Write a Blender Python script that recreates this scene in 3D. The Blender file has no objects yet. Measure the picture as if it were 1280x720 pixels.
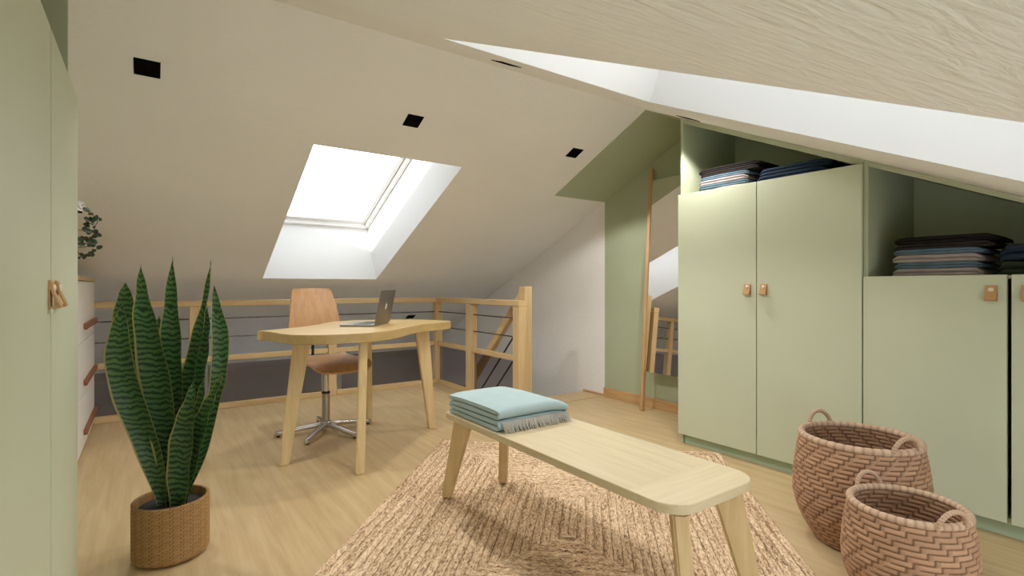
import bpy, bmesh, math, random
from mathutils import Vector, Matrix
PI = math.pi
random.seed(7)
sc = bpy.context.scene
COL = sc.collection

# ------------------------------------------------------------------ camera
F_PX, YAW = 645.5, math.radians(35.14)
cam_d = bpy.data.cameras.new('camera')
cam = bpy.data.objects.new('camera', cam_d); COL.objects.link(cam)
cam.location = (0, 0, 1.0)
# looking towards (-cos, sin, 0)
cam.rotation_euler = (PI/2, 0, math.atan2(math.cos(YAW), math.sin(YAW)))
cam_d.sensor_fit = 'HORIZONTAL'; cam_d.sensor_width = 36.0
cam_d.lens = 36.0 * F_PX / 1280.0
cam_d.shift_y = -2.2/1280.0
cam_d.clip_start = 0.02; cam_d.clip_end = 200
sc.camera = cam

# ------------------------------------------------------------------ world: bright hazy sky with soft clouds
w = bpy.data.worlds.new('sky'); sc.world = w; w.use_nodes = True
nt = w.node_tree; nt.nodes.clear()
tc = nt.nodes.new('ShaderNodeTexCoord')
mp = nt.nodes.new('ShaderNodeMapping'); mp.inputs['Scale'].default_value = (1, 1, 1.6)
nz = nt.nodes.new('ShaderNodeTexNoise'); nz.inputs['Scale'].default_value = 6.5; nz.inputs['Detail'].default_value = 7; nz.inputs['Roughness'].default_value = 0.55
rp = nt.nodes.new('ShaderNodeValToRGB')
rp.color_ramp.elements[0].position = 0.40; rp.color_ramp.elements[0].color = (0.15, 0.172, 0.19, 1)
rp.color_ramp.elements[1].position = 0.56; rp.color_ramp.elements[1].color = (0.58, 0.585, 0.595, 1)
bg = nt.nodes.new('ShaderNodeBackground'); bg.inputs['Strength'].default_value = 3.3
wo = nt.nodes.new('ShaderNodeOutputWorld')
L = nt.links.new
L(tc.outputs['Generated'], mp.inputs['Vector']); L(mp.outputs['Vector'], nz.inputs['Vector'])
L(nz.outputs['Fac'], rp.inputs['Fac']); L(rp.outputs['Color'], bg.inputs['Color']); L(bg.outputs['Background'], wo.inputs['Surface'])

# ------------------------------------------------------------------ sun: low, along the ridge, only reaches the skylight wells
sd = bpy.data.lights.new('sun', 'SUN'); sd.energy = 4.0; sd.angle = math.radians(4); sd.color = (1.0, 0.96, 0.9)
sun = bpy.data.objects.new('sun', sd); COL.objects.link(sun)
sun.rotation_euler = Vector((-0.12, 0.90, -0.42)).to_track_quat('-Z', 'Y').to_euler()

SPOT_W = 13.0                     # each recessed downlight
SPOT_COL = (1.0, 0.955, 0.90)

vs = sc.view_settings
sc.display_settings.display_device = 'sRGB'
vs.view_transform = 'Standard'; vs.look = 'None'; vs.gamma = 1.0; vs.use_curve_mapping = False
vs.exposure = 1.22
sc.cycles.max_bounces = 16; sc.cycles.diffuse_bounces = 8; sc.cycles.transparent_max_bounces = 12
sc.cycles.use_denoising = True
sc.cycles.sample_clamp_indirect = 6.0

# ================================================================== materials
def srgb(r, g, b):
    f = lambda c: (c/255/12.92 if c/255 <= 0.04045 else ((c/255+0.055)/1.055)**2.4)
    return (f(r), f(g), f(b), 1)

def base_mat(name, col, rough=0.6, metal=0.0, spec=0.5):
    m = bpy.data.materials.new(name); m.use_nodes = True
    p = m.node_tree.nodes['Principled BSDF']
    p.inputs['Base Color'].default_value = col
    p.inputs['Roughness'].default_value = rough
    p.inputs['Metallic'].default_value = metal
    p.inputs['Specular IOR Level'].default_value = spec
    return m, m.node_tree, p

def noise(nt, scale, detail=4, rough=0.5, vec=None, dist=0.0):
    n = nt.nodes.new('ShaderNodeTexNoise')
    n.inputs['Scale'].default_value = scale; n.inputs['Detail'].default_value = detail
    n.inputs['Roughness'].default_value = rough; n.inputs['Distortion'].default_value = dist
    if vec is not None: nt.links.new(vec, n.inputs['Vector'])
    return n

def objvec(nt, scale=(1, 1, 1), rot=(0, 0, 0)):
    t = nt.nodes.new('ShaderNodeTexCoord'); m = nt.nodes.new('ShaderNodeMapping')
    m.vector_type = 'POINT'
    r = nt.nodes.new('ShaderNodeMapping'); r.inputs['Rotation'].default_value = rot
    nt.links.new(t.outputs['Object'], r.inputs['Vector'])
    m.inputs['Scale'].default_value = scale
    nt.links.new(r.outputs['Vector'], m.inputs['Vector'])
    return m.outputs['Vector']

def ramp(nt, fac, stops):
    r = nt.nodes.new('ShaderNodeValToRGB')
    e = r.color_ramp.elements
    e[0].position, e[0].color = stops[0]; e[1].position, e[1].color = stops[-1]
    for s in stops[1:-1]:
        k = e.new(s[0]); k.color = s[1]
    nt.links.new(fac, r.inputs['Fac'])
    return r.outputs['Color']

def bump(nt, p, h, strength=0.2, dist=0.01):
    b = nt.nodes.new('ShaderNodeBump'); b.inputs['Strength'].default_value = strength; b.inputs['Distance'].default_value = dist
    nt.links.new(h, b.inputs['Height']); nt.links.new(b.outputs['Normal'], p.inputs['Normal'])

def paint(name, col, rough=0.55, bscale=140, bstr=0.05, var=0.04):
    m, nt, p = base_mat(name, col, rough, 0, 0.35)
    v = objvec(nt)
    n = noise(nt, 2.2, 3, 0.5, v)
    c = Vector(col[:3])
    nt.links.new(ramp(nt, n.outputs['Fac'], [(0.3, (*(c*(1-var)), 1)), (0.7, (*(c*(1+var)), 1))]), p.inputs['Base Color'])
    n2 = noise(nt, bscale, 3, 0.6, v)
    bump(nt, p, n2.outputs['Fac'], bstr, 0.003)
    return m

def plaster(name, col, slope):
    m, nt, p = base_mat(name, col, 0.75, 0, 0.25)
    # trowel strokes drawn out along the room, rotated into the slope
    v = objvec(nt, (48, 15, 48), (0, 0, 0.25))
    n1 = noise(nt, 1.0, 4, 0.5, v, 0.45)
    bump(nt, p, n1.outputs['Fac'], 0.8, 0.006)
    v2 = objvec(nt)
    n = noise(nt, 1.5, 3, 0.5, v2)
    c = Vector(col[:3])
    nt.links.new(ramp(nt, n.outputs['Fac'], [(0.3, (*(c*0.975), 1)), (0.7, (*(c*1.02), 1))]), p.inputs['Base Color'])
    return m

def wood(name, c1, c2, rot=(0, 0, 0), scale=1.0, rough=0.5, stretch=22, bstr=0.08, c3=None):
    """grain runs along the rotated X axis"""
    m, nt, p = base_mat(name, c1, rough, 0, 0.4)
    v = objvec(nt, (1.3*scale, stretch*scale, stretch*scale), rot)
    n1 = noise(nt, 1.6, 6, 0.62, v, 0.35)
    v2 = objvec(nt, (2.5*scale, stretch*5*scale, stretch*5*scale), rot)
    n2 = noise(nt, 1.3, 3, 0.6, v2)
    mx = nt.nodes.new('ShaderNodeMath'); mx.operation = 'MULTIPLY_ADD'
    nt.links.new(n2.outputs['Fac'], mx.inputs[0]); mx.inputs[1].default_value = 0.35; nt.links.new(n1.outputs['Fac'], mx.inputs[2])
    st = [(0.45, c1), (0.80, c2)]
    if c3: st = [(0.40, c3), (0.58, c1), (0.82, c2)]
    nt.links.new(ramp(nt, mx.outputs['Value'], st), p.inputs['Base Color'])
    bump(nt, p, n2.outputs['Fac'], bstr, 0.002)
    return m

def cloth(name, col, scale=420, bstr=0.25, rough=0.9, var=0.12):
    m, nt, p = base_mat(name, col, rough, 0, 0.15)
    v = objvec(nt)
    n = noise(nt, scale, 2, 0.5, v); n2 = noise(nt, 14, 3, 0.5, v)
    c = Vector(col[:3])
    nt.links.new(ramp(nt, n2.outputs['Fac'], [(0.3, (*(c*(1-var)), 1)), (0.7, (*(c*(1+var)), 1))]), p.inputs['Base Color'])
    bump(nt, p, n.outputs['Fac'], bstr, 0.002)
    return m

M = {}
M['wall'] = plaster('white_plaster', (0.85, 0.85, 0.85, 1), 0)
M['ceil'] = plaster('slope_plaster', (0.85, 0.868, 0.88, 1), 1)
M['green'] = paint('sage_paint', (0.405, 0.46, 0.32, 1), 0.6)
M['greendoor'] = paint('sage_lacquer', (0.54, 0.585, 0.44, 1), 0.42, 60, 0.03, 0.03)
M['greencarc'] = paint('sage_carcass', (0.46, 0.50, 0.36, 1), 0.5, 60, 0.03, 0.03)
M['greenplinth'] = paint('plinth_lacquer', (0.40, 0.50, 0.35, 1), 0.5, 60, 0.03, 0.03)
M['floor'] = wood('oak_floor', (0.505, 0.372, 0.20, 1), (0.585, 0.447, 0.258, 1), (0, 0, 0), 0.9, 0.42, 16, 0.05, (0.45, 0.322, 0.166, 1))
M['pine_x'] = wood('pine_along_x', (0.52, 0.365, 0.18, 1), (0.62, 0.455, 0.24, 1), (0, 0, 0), 1.5, 0.5, 14)
M['pine_y'] = wood('pine_along_y', (0.52, 0.365, 0.18, 1), (0.62, 0.455, 0.24, 1), (0, 0, PI/2), 1.5, 0.5, 14)
M['pine_z'] = wood('pine_upright', (0.52, 0.37, 0.185, 1), (0.63, 0.47, 0.25, 1), (0, PI/2, 0), 1.5, 0.5, 14)
M['base_wood'] = wood('baseboard_oak', (0.46, 0.27, 0.12, 1), (0.58, 0.37, 0.18, 1), (0, 0, 0), 1.5, 0.5, 14)
M['bench_x'] = wood('pale_oak_along', (0.49, 0.40, 0.25, 1), (0.57, 0.48, 0.31, 1), (0, 0, 0), 1.2, 0.45, 22)
M['bench_y'] = wood('pale_oak_across', (0.53, 0.43, 0.265, 1), (0.60, 0.505, 0.335, 1), (0, 0, PI/2), 1.2, 0.45, 22)
M['bench_z'] = wood('pale_oak_upright', (0.52, 0.37, 0.17, 1), (0.63, 0.47, 0.25, 1), (0, PI/2, 0), 1.2, 0.5, 16)
DESK_ANG = math.atan2(0.75, -0.66)
M['desk_top'] = wood('desk_ash', (0.37, 0.255, 0.10, 1), (0.44, 0.315, 0.13, 1), (0, 0, -DESK_ANG), 1.2, 0.45, 20)
M['desk_leg'] = wood('desk_ash_upright', (0.62, 0.46, 0.22, 1), (0.74, 0.57, 0.31, 1), (0, PI/2, 0), 1.3, 0.5, 16)
M['ply'] = wood('chair_veneer', (0.42, 0.235, 0.11, 1), (0.52, 0.31, 0.16, 1), (0, PI/2, 0), 1.6, 0.45, 14)
M['mirror_frame'] = wood('mirror_oak', (0.50, 0.30, 0.15, 1), (0.60, 0.39, 0.21, 1), (0, PI/2, 0), 1.6, 0.5, 14)
M['white_lacq'] = paint('white_lacquer', (0.83, 0.82, 0.80, 1), 0.4, 60, 0.02, 0.01)
M['window_white'] = paint('window_paint', (0.86, 0.86, 0.85, 1), 0.4, 80, 0.01, 0.01)
M['well_dimmed'] = paint('skylight_well_dimmed', (0.71, 0.71, 0.705, 1), 0.6, 60, 0.01, 0.01)  # well walls kept darker than the ceiling white, dimming put into the colour
M['brown_strip'] = wood('drawer_pull_walnut', (0.20, 0.065, 0.025, 1), (0.27, 0.10, 0.04, 1), (0, 0, 0), 1.5, 0.5)
M['black'] = base_mat('black_metal', (0.006, 0.006, 0.006, 1), 0.6)[0]
M['black_matt'] = base_mat('black_baffle', (0.003, 0.003, 0.003, 1), 0.9, 0, 0.05)[0]
M['steel'] = base_mat('dark_cable_steel', (0.10, 0.085, 0.08, 1), 0.4, 0.8)[0]
M['chrome'] = base_mat('chrome', (0.62, 0.60, 0.58, 1), 0.18, 1.0)[0]
M['chrome_dark'] = base_mat('brushed_steel', (0.42, 0.40, 0.38, 1), 0.3, 1.0)[0]
M['alu'] = base_mat('laptop_aluminium', (0.21, 0.195, 0.175, 1), 0.38, 0.85)[0]
M['alu_light'] = base_mat('laptop_deck', (0.30, 0.285, 0.26, 1), 0.4, 0.7)[0]
M['keys'] = base_mat('keyboard_black', (0.02, 0.02, 0.02, 1), 0.5)[0]
M['screen'] = base_mat('screen_black', (0.01, 0.01, 0.012, 1), 0.12)[0]
M['logo'] = base_mat('logo_white', (0.85, 0.85, 0.85, 1), 0.3)[0]
M['leather'] = cloth('tan_leather', (0.46, 0.275, 0.13, 1), 300, 0.1, 0.55, 0.08)
M['stud'] = base_mat('pale_stud', (0.72, 0.66, 0.52, 1), 0.35, 0.2)[0]
M['mirror'] = base_mat('mirror_silver', (0.84, 0.82, 0.80, 1), 0.01, 1.0)[0]
M['blanket'] = cloth('pale_aqua_wool', (0.36, 0.46, 0.475, 1), 500, 0.3, 0.95, 0.03)
M['fringe'] = cloth('grey_fringe', (0.40, 0.38, 0.33, 1), 400, 0.2, 0.95, 0.15)
M['soil'] = cloth('dark_soil', (0.035, 0.035, 0.035, 1), 120, 0.8, 1.0, 0.4)
M['stem'] = base_mat('brown_stem', (0.10, 0.06, 0.03, 1), 0.7)[0]
M['small_leaf'] = base_mat('dark_leaf', (0.02, 0.045, 0.02, 1), 0.5)[0]
M['plume'] = cloth('pale_plume', (0.55, 0.53, 0.50, 1), 100, 0.3)
M['ceramic'] = base_mat('white_ceramic', (0.75, 0.74, 0.71, 1), 0.3)[0]
M['g_black'] = cloth('black_cotton', (0.013, 0.010, 0.009, 1))
M['g_dark'] = cloth('charcoal_cotton', (0.022, 0.018, 0.017, 1))
M['g_blue'] = cloth('faded_blue_denim', (0.10, 0.155, 0.205, 1))
M['g_grey'] = cloth('warm_grey_cotton', (0.33, 0.28, 0.275, 1))
M['g_navy'] = cloth('navy_denim', (0.018, 0.030, 0.055, 1))
M['g_moss'] = cloth('dark_moss_cotton', (0.022, 0.030, 0.014, 1))

def glass_mat(name, tint, gloss=0.03, rough=0.02):
    m = bpy.data.materials.new(name); m.use_nodes = True; nt = m.node_tree; nt.nodes.clear()
    t = nt.nodes.new('ShaderNodeBsdfTransparent'); t.inputs['Color'].default_value = tint
    g = nt.nodes.new('ShaderNodeBsdfGlossy'); g.inputs['Roughness'].default_value = rough
    mx = nt.nodes.new('ShaderNodeMixShader'); lw = nt.nodes.new('ShaderNodeLayerWeight'); lw.inputs['Blend'].default_value = 0.5
    pw = nt.nodes.new('ShaderNodeMath'); pw.operation = 'POWER'; pw.inputs[1].default_value = 5.0
    fr = nt.nodes.new('ShaderNodeMath'); fr.operation = 'MULTIPLY_ADD'; fr.inputs[1].default_value = 0.9; fr.inputs[2].default_value = gloss
    nt.links.new(lw.outputs['Facing'], pw.inputs[0]); nt.links.new(pw.outputs['Value'], fr.inputs[0])
    o = nt.nodes.new('ShaderNodeOutputMaterial')
    nt.links.new(fr.outputs['Value'], mx.inputs['Fac']); nt.links.new(t.outputs['BSDF'], mx.inputs[1]); nt.links.new(g.outputs['BSDF'], mx.inputs[2])
    nt.links.new(mx.outputs['Shader'], o.inputs['Surface'])
    return m
M['pane'] = glass_mat('window_glass', (0.97, 0.98, 0.98, 1))
M['smoked'] = glass_mat('smoked_glass', (0.70, 0.68, 0.71, 1), rough=0.15)

def rug_mat():
    m, nt, p = base_mat('jute', (0.40, 0.26, 0.14, 1), 0.95, 0, 0.1)
    uv = nt.nodes.new('ShaderNodeUVMap'); uv.uv_map = 'UVMap'
    mp = nt.nodes.new('ShaderNodeMapping'); mp.inputs['Scale'].default_value = (42, 120, 1); nt.links.new(uv.outputs['UV'], mp.inputs['Vector'])
    mp2 = nt.nodes.new('ShaderNodeMapping'); mp2.inputs['Scale'].default_value = (3.0, 30, 1); nt.links.new(uv.outputs['UV'], mp2.inputs['Vector'])
    v = objvec(nt)
    n1 = noise(nt, 1.0, 3, 0.65, mp.outputs['Vector']); n2 = noise(nt, 1.0, 2, 0.5, mp2.outputs['Vector']); n3 = noise(nt, 260, 2, 0.5, v)
    a = nt.nodes.new('ShaderNodeMath'); a.operation = 'MULTIPLY_ADD'; a.inputs[1].default_value = 0.6
    nt.links.new(n3.outputs['Fac'], a.inputs[0]); nt.links.new(n1.outputs['Fac'], a.inputs[2])
    b = nt.nodes.new('ShaderNodeMath'); b.operation = 'MULTIPLY_ADD'; b.inputs[1].default_value = 0.40
    nt.links.new(n2.outputs['Fac'], b.inputs[0]); nt.links.new(a.outputs['Value'], b.inputs[2])
    c = ramp(nt, b.outputs['Value'], [(0.0, (0.17, 0.09, 0.045, 1)), (1.0, (0.88, 0.70, 0.49, 1))])
    mr = nt.nodes.new('ShaderNodeMapRange'); mr.inputs['From Min'].default_value = 0.70; mr.inputs['From Max'].default_value = 1.30
    nt.links.new(b.outputs['Value'], mr.inputs['Value'])
    r = ramp(nt, mr.outputs['Result'], [(0.12, (0.10, 0.055, 0.03, 1)), (0.34, (0.46, 0.31, 0.185, 1)), (0.58, (0.72, 0.53, 0.35, 1)), (0.95, (0.92, 0.76, 0.56, 1))])
    nt.links.new(r, p.inputs['Base Color'])
    bump(nt, p, n1.outputs['Fac'], 0.7, 0.006)
    return m
M['jute'] = rug_mat()
M['rug_back'] = cloth('rug_backing', (0.34, 0.22, 0.13, 1), 200, 0.4)

def attr_mat(name, c_lo, c_hi, rough=0.7, grain=260):
    m, nt, p = base_mat(name, c_hi, rough, 0, 0.25)
    at = nt.nodes.new('ShaderNodeAttribute'); at.attribute_name = 'tint'
    n = noise(nt, grain, 2, 0.5, objvec(nt))
    a = nt.nodes.new('ShaderNodeMath'); a.operation = 'MULTIPLY_ADD'; a.inputs[1].default_value = 0.3
    nt.links.new(n.outputs['Fac'], a.inputs[0]); nt.links.new(at.outputs['Fac'], a.inputs[2])
    nt.links.new(ramp(nt, a.outputs['Value'], [(0.1, c_lo), (1.0, c_hi)]), p.inputs['Base Color'])
    return m
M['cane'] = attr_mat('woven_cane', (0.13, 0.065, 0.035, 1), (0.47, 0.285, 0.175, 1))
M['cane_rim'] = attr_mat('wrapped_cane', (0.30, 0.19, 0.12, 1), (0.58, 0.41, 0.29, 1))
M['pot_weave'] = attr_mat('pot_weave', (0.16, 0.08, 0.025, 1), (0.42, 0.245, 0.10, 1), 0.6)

def leaf_mat():
    m, nt, p = base_mat('snake_leaf', (0.05, 0.12, 0.03, 1), 0.38, 0, 0.5)
    uv = nt.nodes.new('ShaderNodeUVMap'); uv.uv_map = 'UVMap'
    sep = nt.nodes.new('ShaderNodeSeparateXYZ'); nt.links.new(uv.outputs['UV'], sep.inputs['Vector'])
    mp = nt.nodes.new('ShaderNodeMapping'); mp.inputs['Scale'].default_value = (2.4, 16, 1)
    nt.links.new(uv.outputs['UV'], mp.inputs['Vector'])
    n = noise(nt, 1.0, 3, 0.55, mp.outputs['Vector'], 0.3)
    def mth(op, a, b, c=None):
        k = nt.nodes.new('ShaderNodeMath'); k.operation = op
        for i, x in enumerate((a, b, c)):
            if x is None: continue
            if isinstance(x, (int, float)): k.inputs[i].default_value = x
            else: nt.links.new(x, k.inputs[i])
        return k.outputs['Value']
    ctr_ = mth('ABSOLUTE', mth('SUBTRACT', sep.outputs['X'], 0.5), None)
    ph_ = mth('MULTIPLY_ADD', sep.outputs['Y'], 300.0, mth('MULTIPLY_ADD', n.outputs['Fac'], 13.0, mth('MULTIPLY', ctr_, -5.0)))
    wv_ = mth('MULTIPLY_ADD', mth('SINE', ph_, None), 0.5, 0.5)
    band = ramp(nt, wv_, [(0.10, (0.022, 0.062, 0.024, 1)), (0.42, (0.085, 0.19, 0.068, 1)), (0.95, (0.135, 0.26, 0.10, 1))])
    # yellow margin where |u-.5| > .43
    s = nt.nodes.new('ShaderNodeMath'); s.operation = 'SUBTRACT'; s.inputs[1].default_value = 0.5; nt.links.new(sep.outputs['X'], s.inputs[0])
    ab = nt.nodes.new('ShaderNodeMath'); ab.operation = 'ABSOLUTE'; nt.links.new(s.outputs['Value'], ab.inputs[0])
    mr = nt.nodes.new('ShaderNodeMapRange'); mr.inputs['From Min'].default_value = 0.44; mr.inputs['From Max'].default_value = 0.465
    nt.links.new(ab.outputs['Value'], mr.inputs['Value'])
    mx = nt.nodes.new('ShaderNodeMix'); mx.data_type = 'RGBA'
    nt.links.new(mr.outputs['Result'], mx.inputs['Factor']); nt.links.new(band, mx.inputs['A']); mx.inputs['B'].default_value = (0.42, 0.40, 0.14, 1)
    nt.links.new(mx.outputs['Result'], p.inputs['Base Color'])
    return m
M['leaf'] = leaf_mat()

# ================================================================== mesh helpers
ROOT = {}
def mesh_obj(name, bm, mats, parent=None, smooth=35, origin=None):
    me = bpy.data.meshes.new(name); bm.normal_update(); bm.to_mesh(me); bm.free()
    for m in (mats if isinstance(mats, (list, tuple)) else [mats]): me.materials.append(m)
    if smooth:
        me.polygons.foreach_set('use_smooth', [True]*len(me.polygons))
        me.set_sharp_from_angle(angle=math.radians(smooth))
    o = bpy.data.objects.new(name, me); COL.objects.link(o)
    if parent is not None:
        r = ROOT[parent]; me.transform(Matrix.Translation(-r)); o.parent = parent; ROOT[o] = r
    elif origin is not None:
        r = Vector(origin); me.transform(Matrix.Translation(-r)); o.location = r; ROOT[o] = r
    else: ROOT[o] = Vector((0, 0, 0))
    return o

def tag(o, label, cat, group=None):
    o['label'] = label; o['category'] = cat
    if group: o['group'] = group
    return o
def thing(name, label, cat, loc, group=None):
    o = bpy.data.objects.new(name, None); COL.objects.link(o); o.location = loc
    o.empty_display_size = 0.1; ROOT[o] = Vector(loc)
    return tag(o, label, cat, group)
def struct(name, bm, mats, smooth=35):
    o = mesh_obj(name, bm, mats, None, smooth); o['kind'] = 'structure'; return o

def BM(): return bmesh.new()
def box(bm, x0, x1, y0, y1, z0, z1, bev=0.0, seg=2):
    if x0 > x1: x0, x1 = x1, x0
    if y0 > y1: y0, y1 = y1, y0
    r = bmesh.ops.create_cube(bm, size=1)
    for v in r['verts']:
        v.co = Vector((x0 if v.co.x < 0 else x1, y0 if v.co.y < 0 else y1, z0 if v.co.z < 0 else z1))
    if bev > 0:
        es = {e for v in r['verts'] for e in v.link_edges}
        bmesh.ops.bevel(bm, geom=list(es), offset=bev, segments=seg, affect='EDGES', profile=0.5)
    return bm
def obox(bm, c, ax, ay, az, sx, sy, sz, bev=0.0):
    """box centred at c along the unit axes ax, ay, az"""
    r = bmesh.ops.create_cube(bm, size=1); vs_ = r['verts']
    for v in vs_: v.co = Vector((v.co.x*sx, v.co.y*sy, v.co.z*sz))
    if bev > 0:
        es = {e for v in vs_ for e in v.link_edges}
        rr = bmesh.ops.bevel(bm, geom=list(es), offset=bev, segments=2, affect='EDGES', profile=0.5)
        vs_ = list({v for f in rr['faces'] for v in f.verts} | {v for v in vs_ if v.is_valid})
    ax, ay, az, c = Vector(ax), Vector(ay), Vector(az), Vector(c)
    for v in vs_: v.co = c + ax*v.co.x + ay*v.co.y + az*v.co.z
    return bm
def prism(bm, pts, z0, z1, bev=0.0, bev_bottom=None):
    """pts = xy outline"""
    a = [bm.verts.new((x, y, z0)) for x, y in pts]; b = [bm.verts.new((x, y, z1)) for x, y in pts]
    n = len(pts)
    f0 = bm.faces.new(a[::-1]); f1 = bm.faces.new(b)
    for i in range(n): bm.faces.new((a[i], a[(i+1) % n], b[(i+1) % n], b[i]))
    bmesh.ops.recalc_face_normals(bm, faces=bm.faces[:])
    if bev: bmesh.ops.bevel(bm, geom=list(f1.edges), offset=bev, segments=2, affect='EDGES')
    if bev_bottom: bmesh.ops.bevel(bm, geom=list(f0.edges), offset=bev_bottom, segments=1, affect='EDGES')
    return bm
def poly_y(bm, pts, y0, y1):
    """pts = xz outline, extruded along y"""
    a = [bm.verts.new((x, y0, z)) for x, z in pts]; b = [bm.verts.new((x, y1, z)) for x, z in pts]
    n = len(pts); bm.faces.new(a); bm.faces.new(b[::-1])
    for i in range(n): bm.faces.new((a[i], b[i], b[(i+1) % n], a[(i+1) % n]))
    bmesh.ops.recalc_face_normals(bm, faces=bm.faces[:])
    return bm
def tube(bm, pts, r, n=8, cap=True):
    pts = [Vector(p) for p in pts]; rings = []
    rs = r if isinstance(r, (list, tuple)) else [r]*len(pts)
    up = Vector((0, 0, 1))
    for i, p in enumerate(pts):
        t = (pts[min(i+1, len(pts)-1)] - pts[max(i-1, 0)]).normalized()
        u = up if abs(t.z) < 0.95 else Vector((1, 0, 0))
        a = t.cross(u).normalized(); b = t.cross(a).normalized()
        rings.append([bm.verts.new(p + (a*math.cos(2*PI*k/n) + b*math.sin(2*PI*k/n))*rs[i]) for k in range(n)])
    for i in range(len(rings)-1):
        for k in range(n):
            bm.faces.new((rings[i][k], rings[i][(k+1) % n], rings[i+1][(k+1) % n], rings[i+1][k]))
    if cap: bm.faces.new(rings[0][::-1]); bm.faces.new(rings[-1])
    bmesh.ops.recalc_face_normals(bm, faces=bm.faces[:])
    return bm
def lathe(bm, prof, c, n=32):
    cx, cy = c; rings = []
    for r, z in prof:
        rings.append([bm.verts.new((cx + r*math.cos(2*PI*k/n), cy + r*math.sin(2*PI*k/n), z)) for k in range(n)])
    for i in range(len(rings)-1):
        for k in range(n): bm.faces.new((rings[i][k], rings[i][(k+1) % n], rings[i+1][(k+1) % n], rings[i+1][k]))
    bm.faces.new(rings[0][::-1]); bm.faces.new(rings[-1])
    bmesh.ops.recalc_face_normals(bm, faces=bm.faces[:])
    return bm
def taper_leg(bm, top, bot, wdir, wt, wb, th, bev=0.006):
    """flat tapering leg: wide along wdir (wt at the top, wb at the foot), th thick"""
    wdir = Vector(wdir).normalized(); tdir = Vector((-wdir.y, wdir.x, 0))
    top, bot = Vector(top), Vector(bot); q = []
    for c, ww in ((bot, wb), (top, wt)):
        q.append([bm.verts.new(c + wdir*sx*ww/2 + tdir*sy*th/2) for sx, sy in ((-1, -1), (1, -1), (1, 1), (-1, 1))])
    bm.faces.new(q[0][::-1]); bm.faces.new(q[1])
    for i in range(4): bm.faces.new((q[0][i], q[0][(i+1) % 4], q[1][(i+1) % 4], q[1][i]))
    bmesh.ops.recalc_face_normals(bm, faces=bm.faces[:])
    bmesh.ops.bevel(bm, geom=bm.edges[:], offset=bev, segments=2, affect='EDGES')
    return bm
def catmull(pts, n=8):
    out = []; N = len(pts)
    for i in range(N):
        p0, p1, p2, p3 = (Vector(pts[(i+k) % N]) for k in (-1, 0, 1, 2))
        for j in range(n):
            t = j/n
            out.append(0.5*((2*p1) + (p2-p0)*t + (2*p0-5*p1+4*p2-p3)*t*t + (3*p1-p0-3*p2+p3)*t**3))
    return out
def open_curve(pts, n=6):
    out = []; N = len(pts)
    for i in range(N-1):
        p0, p1, p2, p3 = (Vector(pts[max(0, min(N-1, i+k))]) for k in (-1, 0, 1, 2))
        for j in range(n):
            t = j/n
            out.append(0.5*((2*p1) + (p2-p0)*t + (2*p0-5*p1+4*p2-p3)*t*t + (3*p1-p0-3*p2+p3)*t**3))
    out.append(Vector(pts[-1])); return out

# ================================================================== room shell
S = 0.46                                   # slope of both roof faces
ANG = math.atan(S); CO, SI = math.cos(ANG), math.sin(ANG)
RX, RZ = -2.379, 2.2145                    # ridge
zl = lambda x: RZ + S*(x - RX)             # left face (towards the railing)
zr = lambda x: RZ - S*(x - RX)             # right face (over the camera)
Y0, Y1 = -0.80, 3.39                       # the two gables
XB, XF = -7.30, 0.55                       # back of the stair hall, knee wall behind the camera
LOW = -2.45
XE = -4.88                                 # floor edge at the railing
XS, YS = -3.63, 2.51                       # stair opening

struct('floor', prism(BM(), [(XE, Y0), (XF, Y0), (XF, Y1), (XS, Y1), (XS, YS), (XE, YS)], -0.28, 0.0), M['floor'], 0)
struct('floor.001', box(BM(), XB, XF, Y0, Y1, LOW-0.1, LOW), M['floor'], 0)
struct('trim_1', box(BM(), XS-0.004, -3.37, YS+0.03, Y1-0.001, 0.0, 0.004, 0.001, 1), M['floor'], 0)      # landing board

def gable(name, y0, y1, xpaint):
    bm = BM(); xb = XB-0.1; lo = LOW-0.1
    # white left part, green right part
    poly_y(bm, [(xb, lo), (xpaint, lo), (xpaint, zl(xpaint)+0.02), (xb, zl(xb)+0.02)], y0, y1)
    nw = len(bm.faces)
    poly_y(bm, [(xpaint, lo), (XF+0.1, lo), (XF+0.1, zr(XF+0.1)+0.02), (RX, RZ+0.02), (xpaint, zl(xpaint)+0.02)], y0, y1)
    bm.faces.ensure_lookup_table()
    for i, f in enumerate(bm.faces): f.material_index = 0 if i < nw else 1
    return struct(name, bm, [M['wall'], M['green']], 0)
XP = -3.352
gable('wall_right', Y1, Y1+0.15, XP)
gable('wall_left', Y0-0.15, Y0, XP)
BZ0_, BZ1_, BY0_, BY1_ = -1.95, -0.72, 0.70, 2.10              # added window in the storey below, unseen, brings fill daylight into the hall
bm = BM(); ya, yb = Y0-0.15, Y1+0.15
box(bm, XB-0.15, XB, ya, yb, LOW-0.1, BZ0_); box(bm, XB-0.15, XB, ya, yb, BZ1_, zl(XB)+0.35)
box(bm, XB-0.15, XB, ya, BY0_, BZ0_, BZ1_); box(bm, XB-0.15, XB, BY1_, yb, BZ0_, BZ1_)
struct('wall_back', bm, M['wall'], 0)
KZ0, KZ1, KY0, KY1 = 0.07, 0.80, -0.74, 2.35                # added low window band behind the camera, unseen, to brighten the ceilings
bm = BM(); ya, yb = Y0-0.15, Y1+0.15
box(bm, XF, XF+0.15, ya, yb, LOW-0.1, KZ0); box(bm, XF, XF+0.15, ya, yb, KZ1, zr(XF)+0.3)
box(bm, XF, XF+0.15, ya, KY0, KZ0, KZ1); box(bm, XF, XF+0.15, KY1, yb, KZ0, KZ1)
struct('wall_front', bm, M['wall'], 0)

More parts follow.
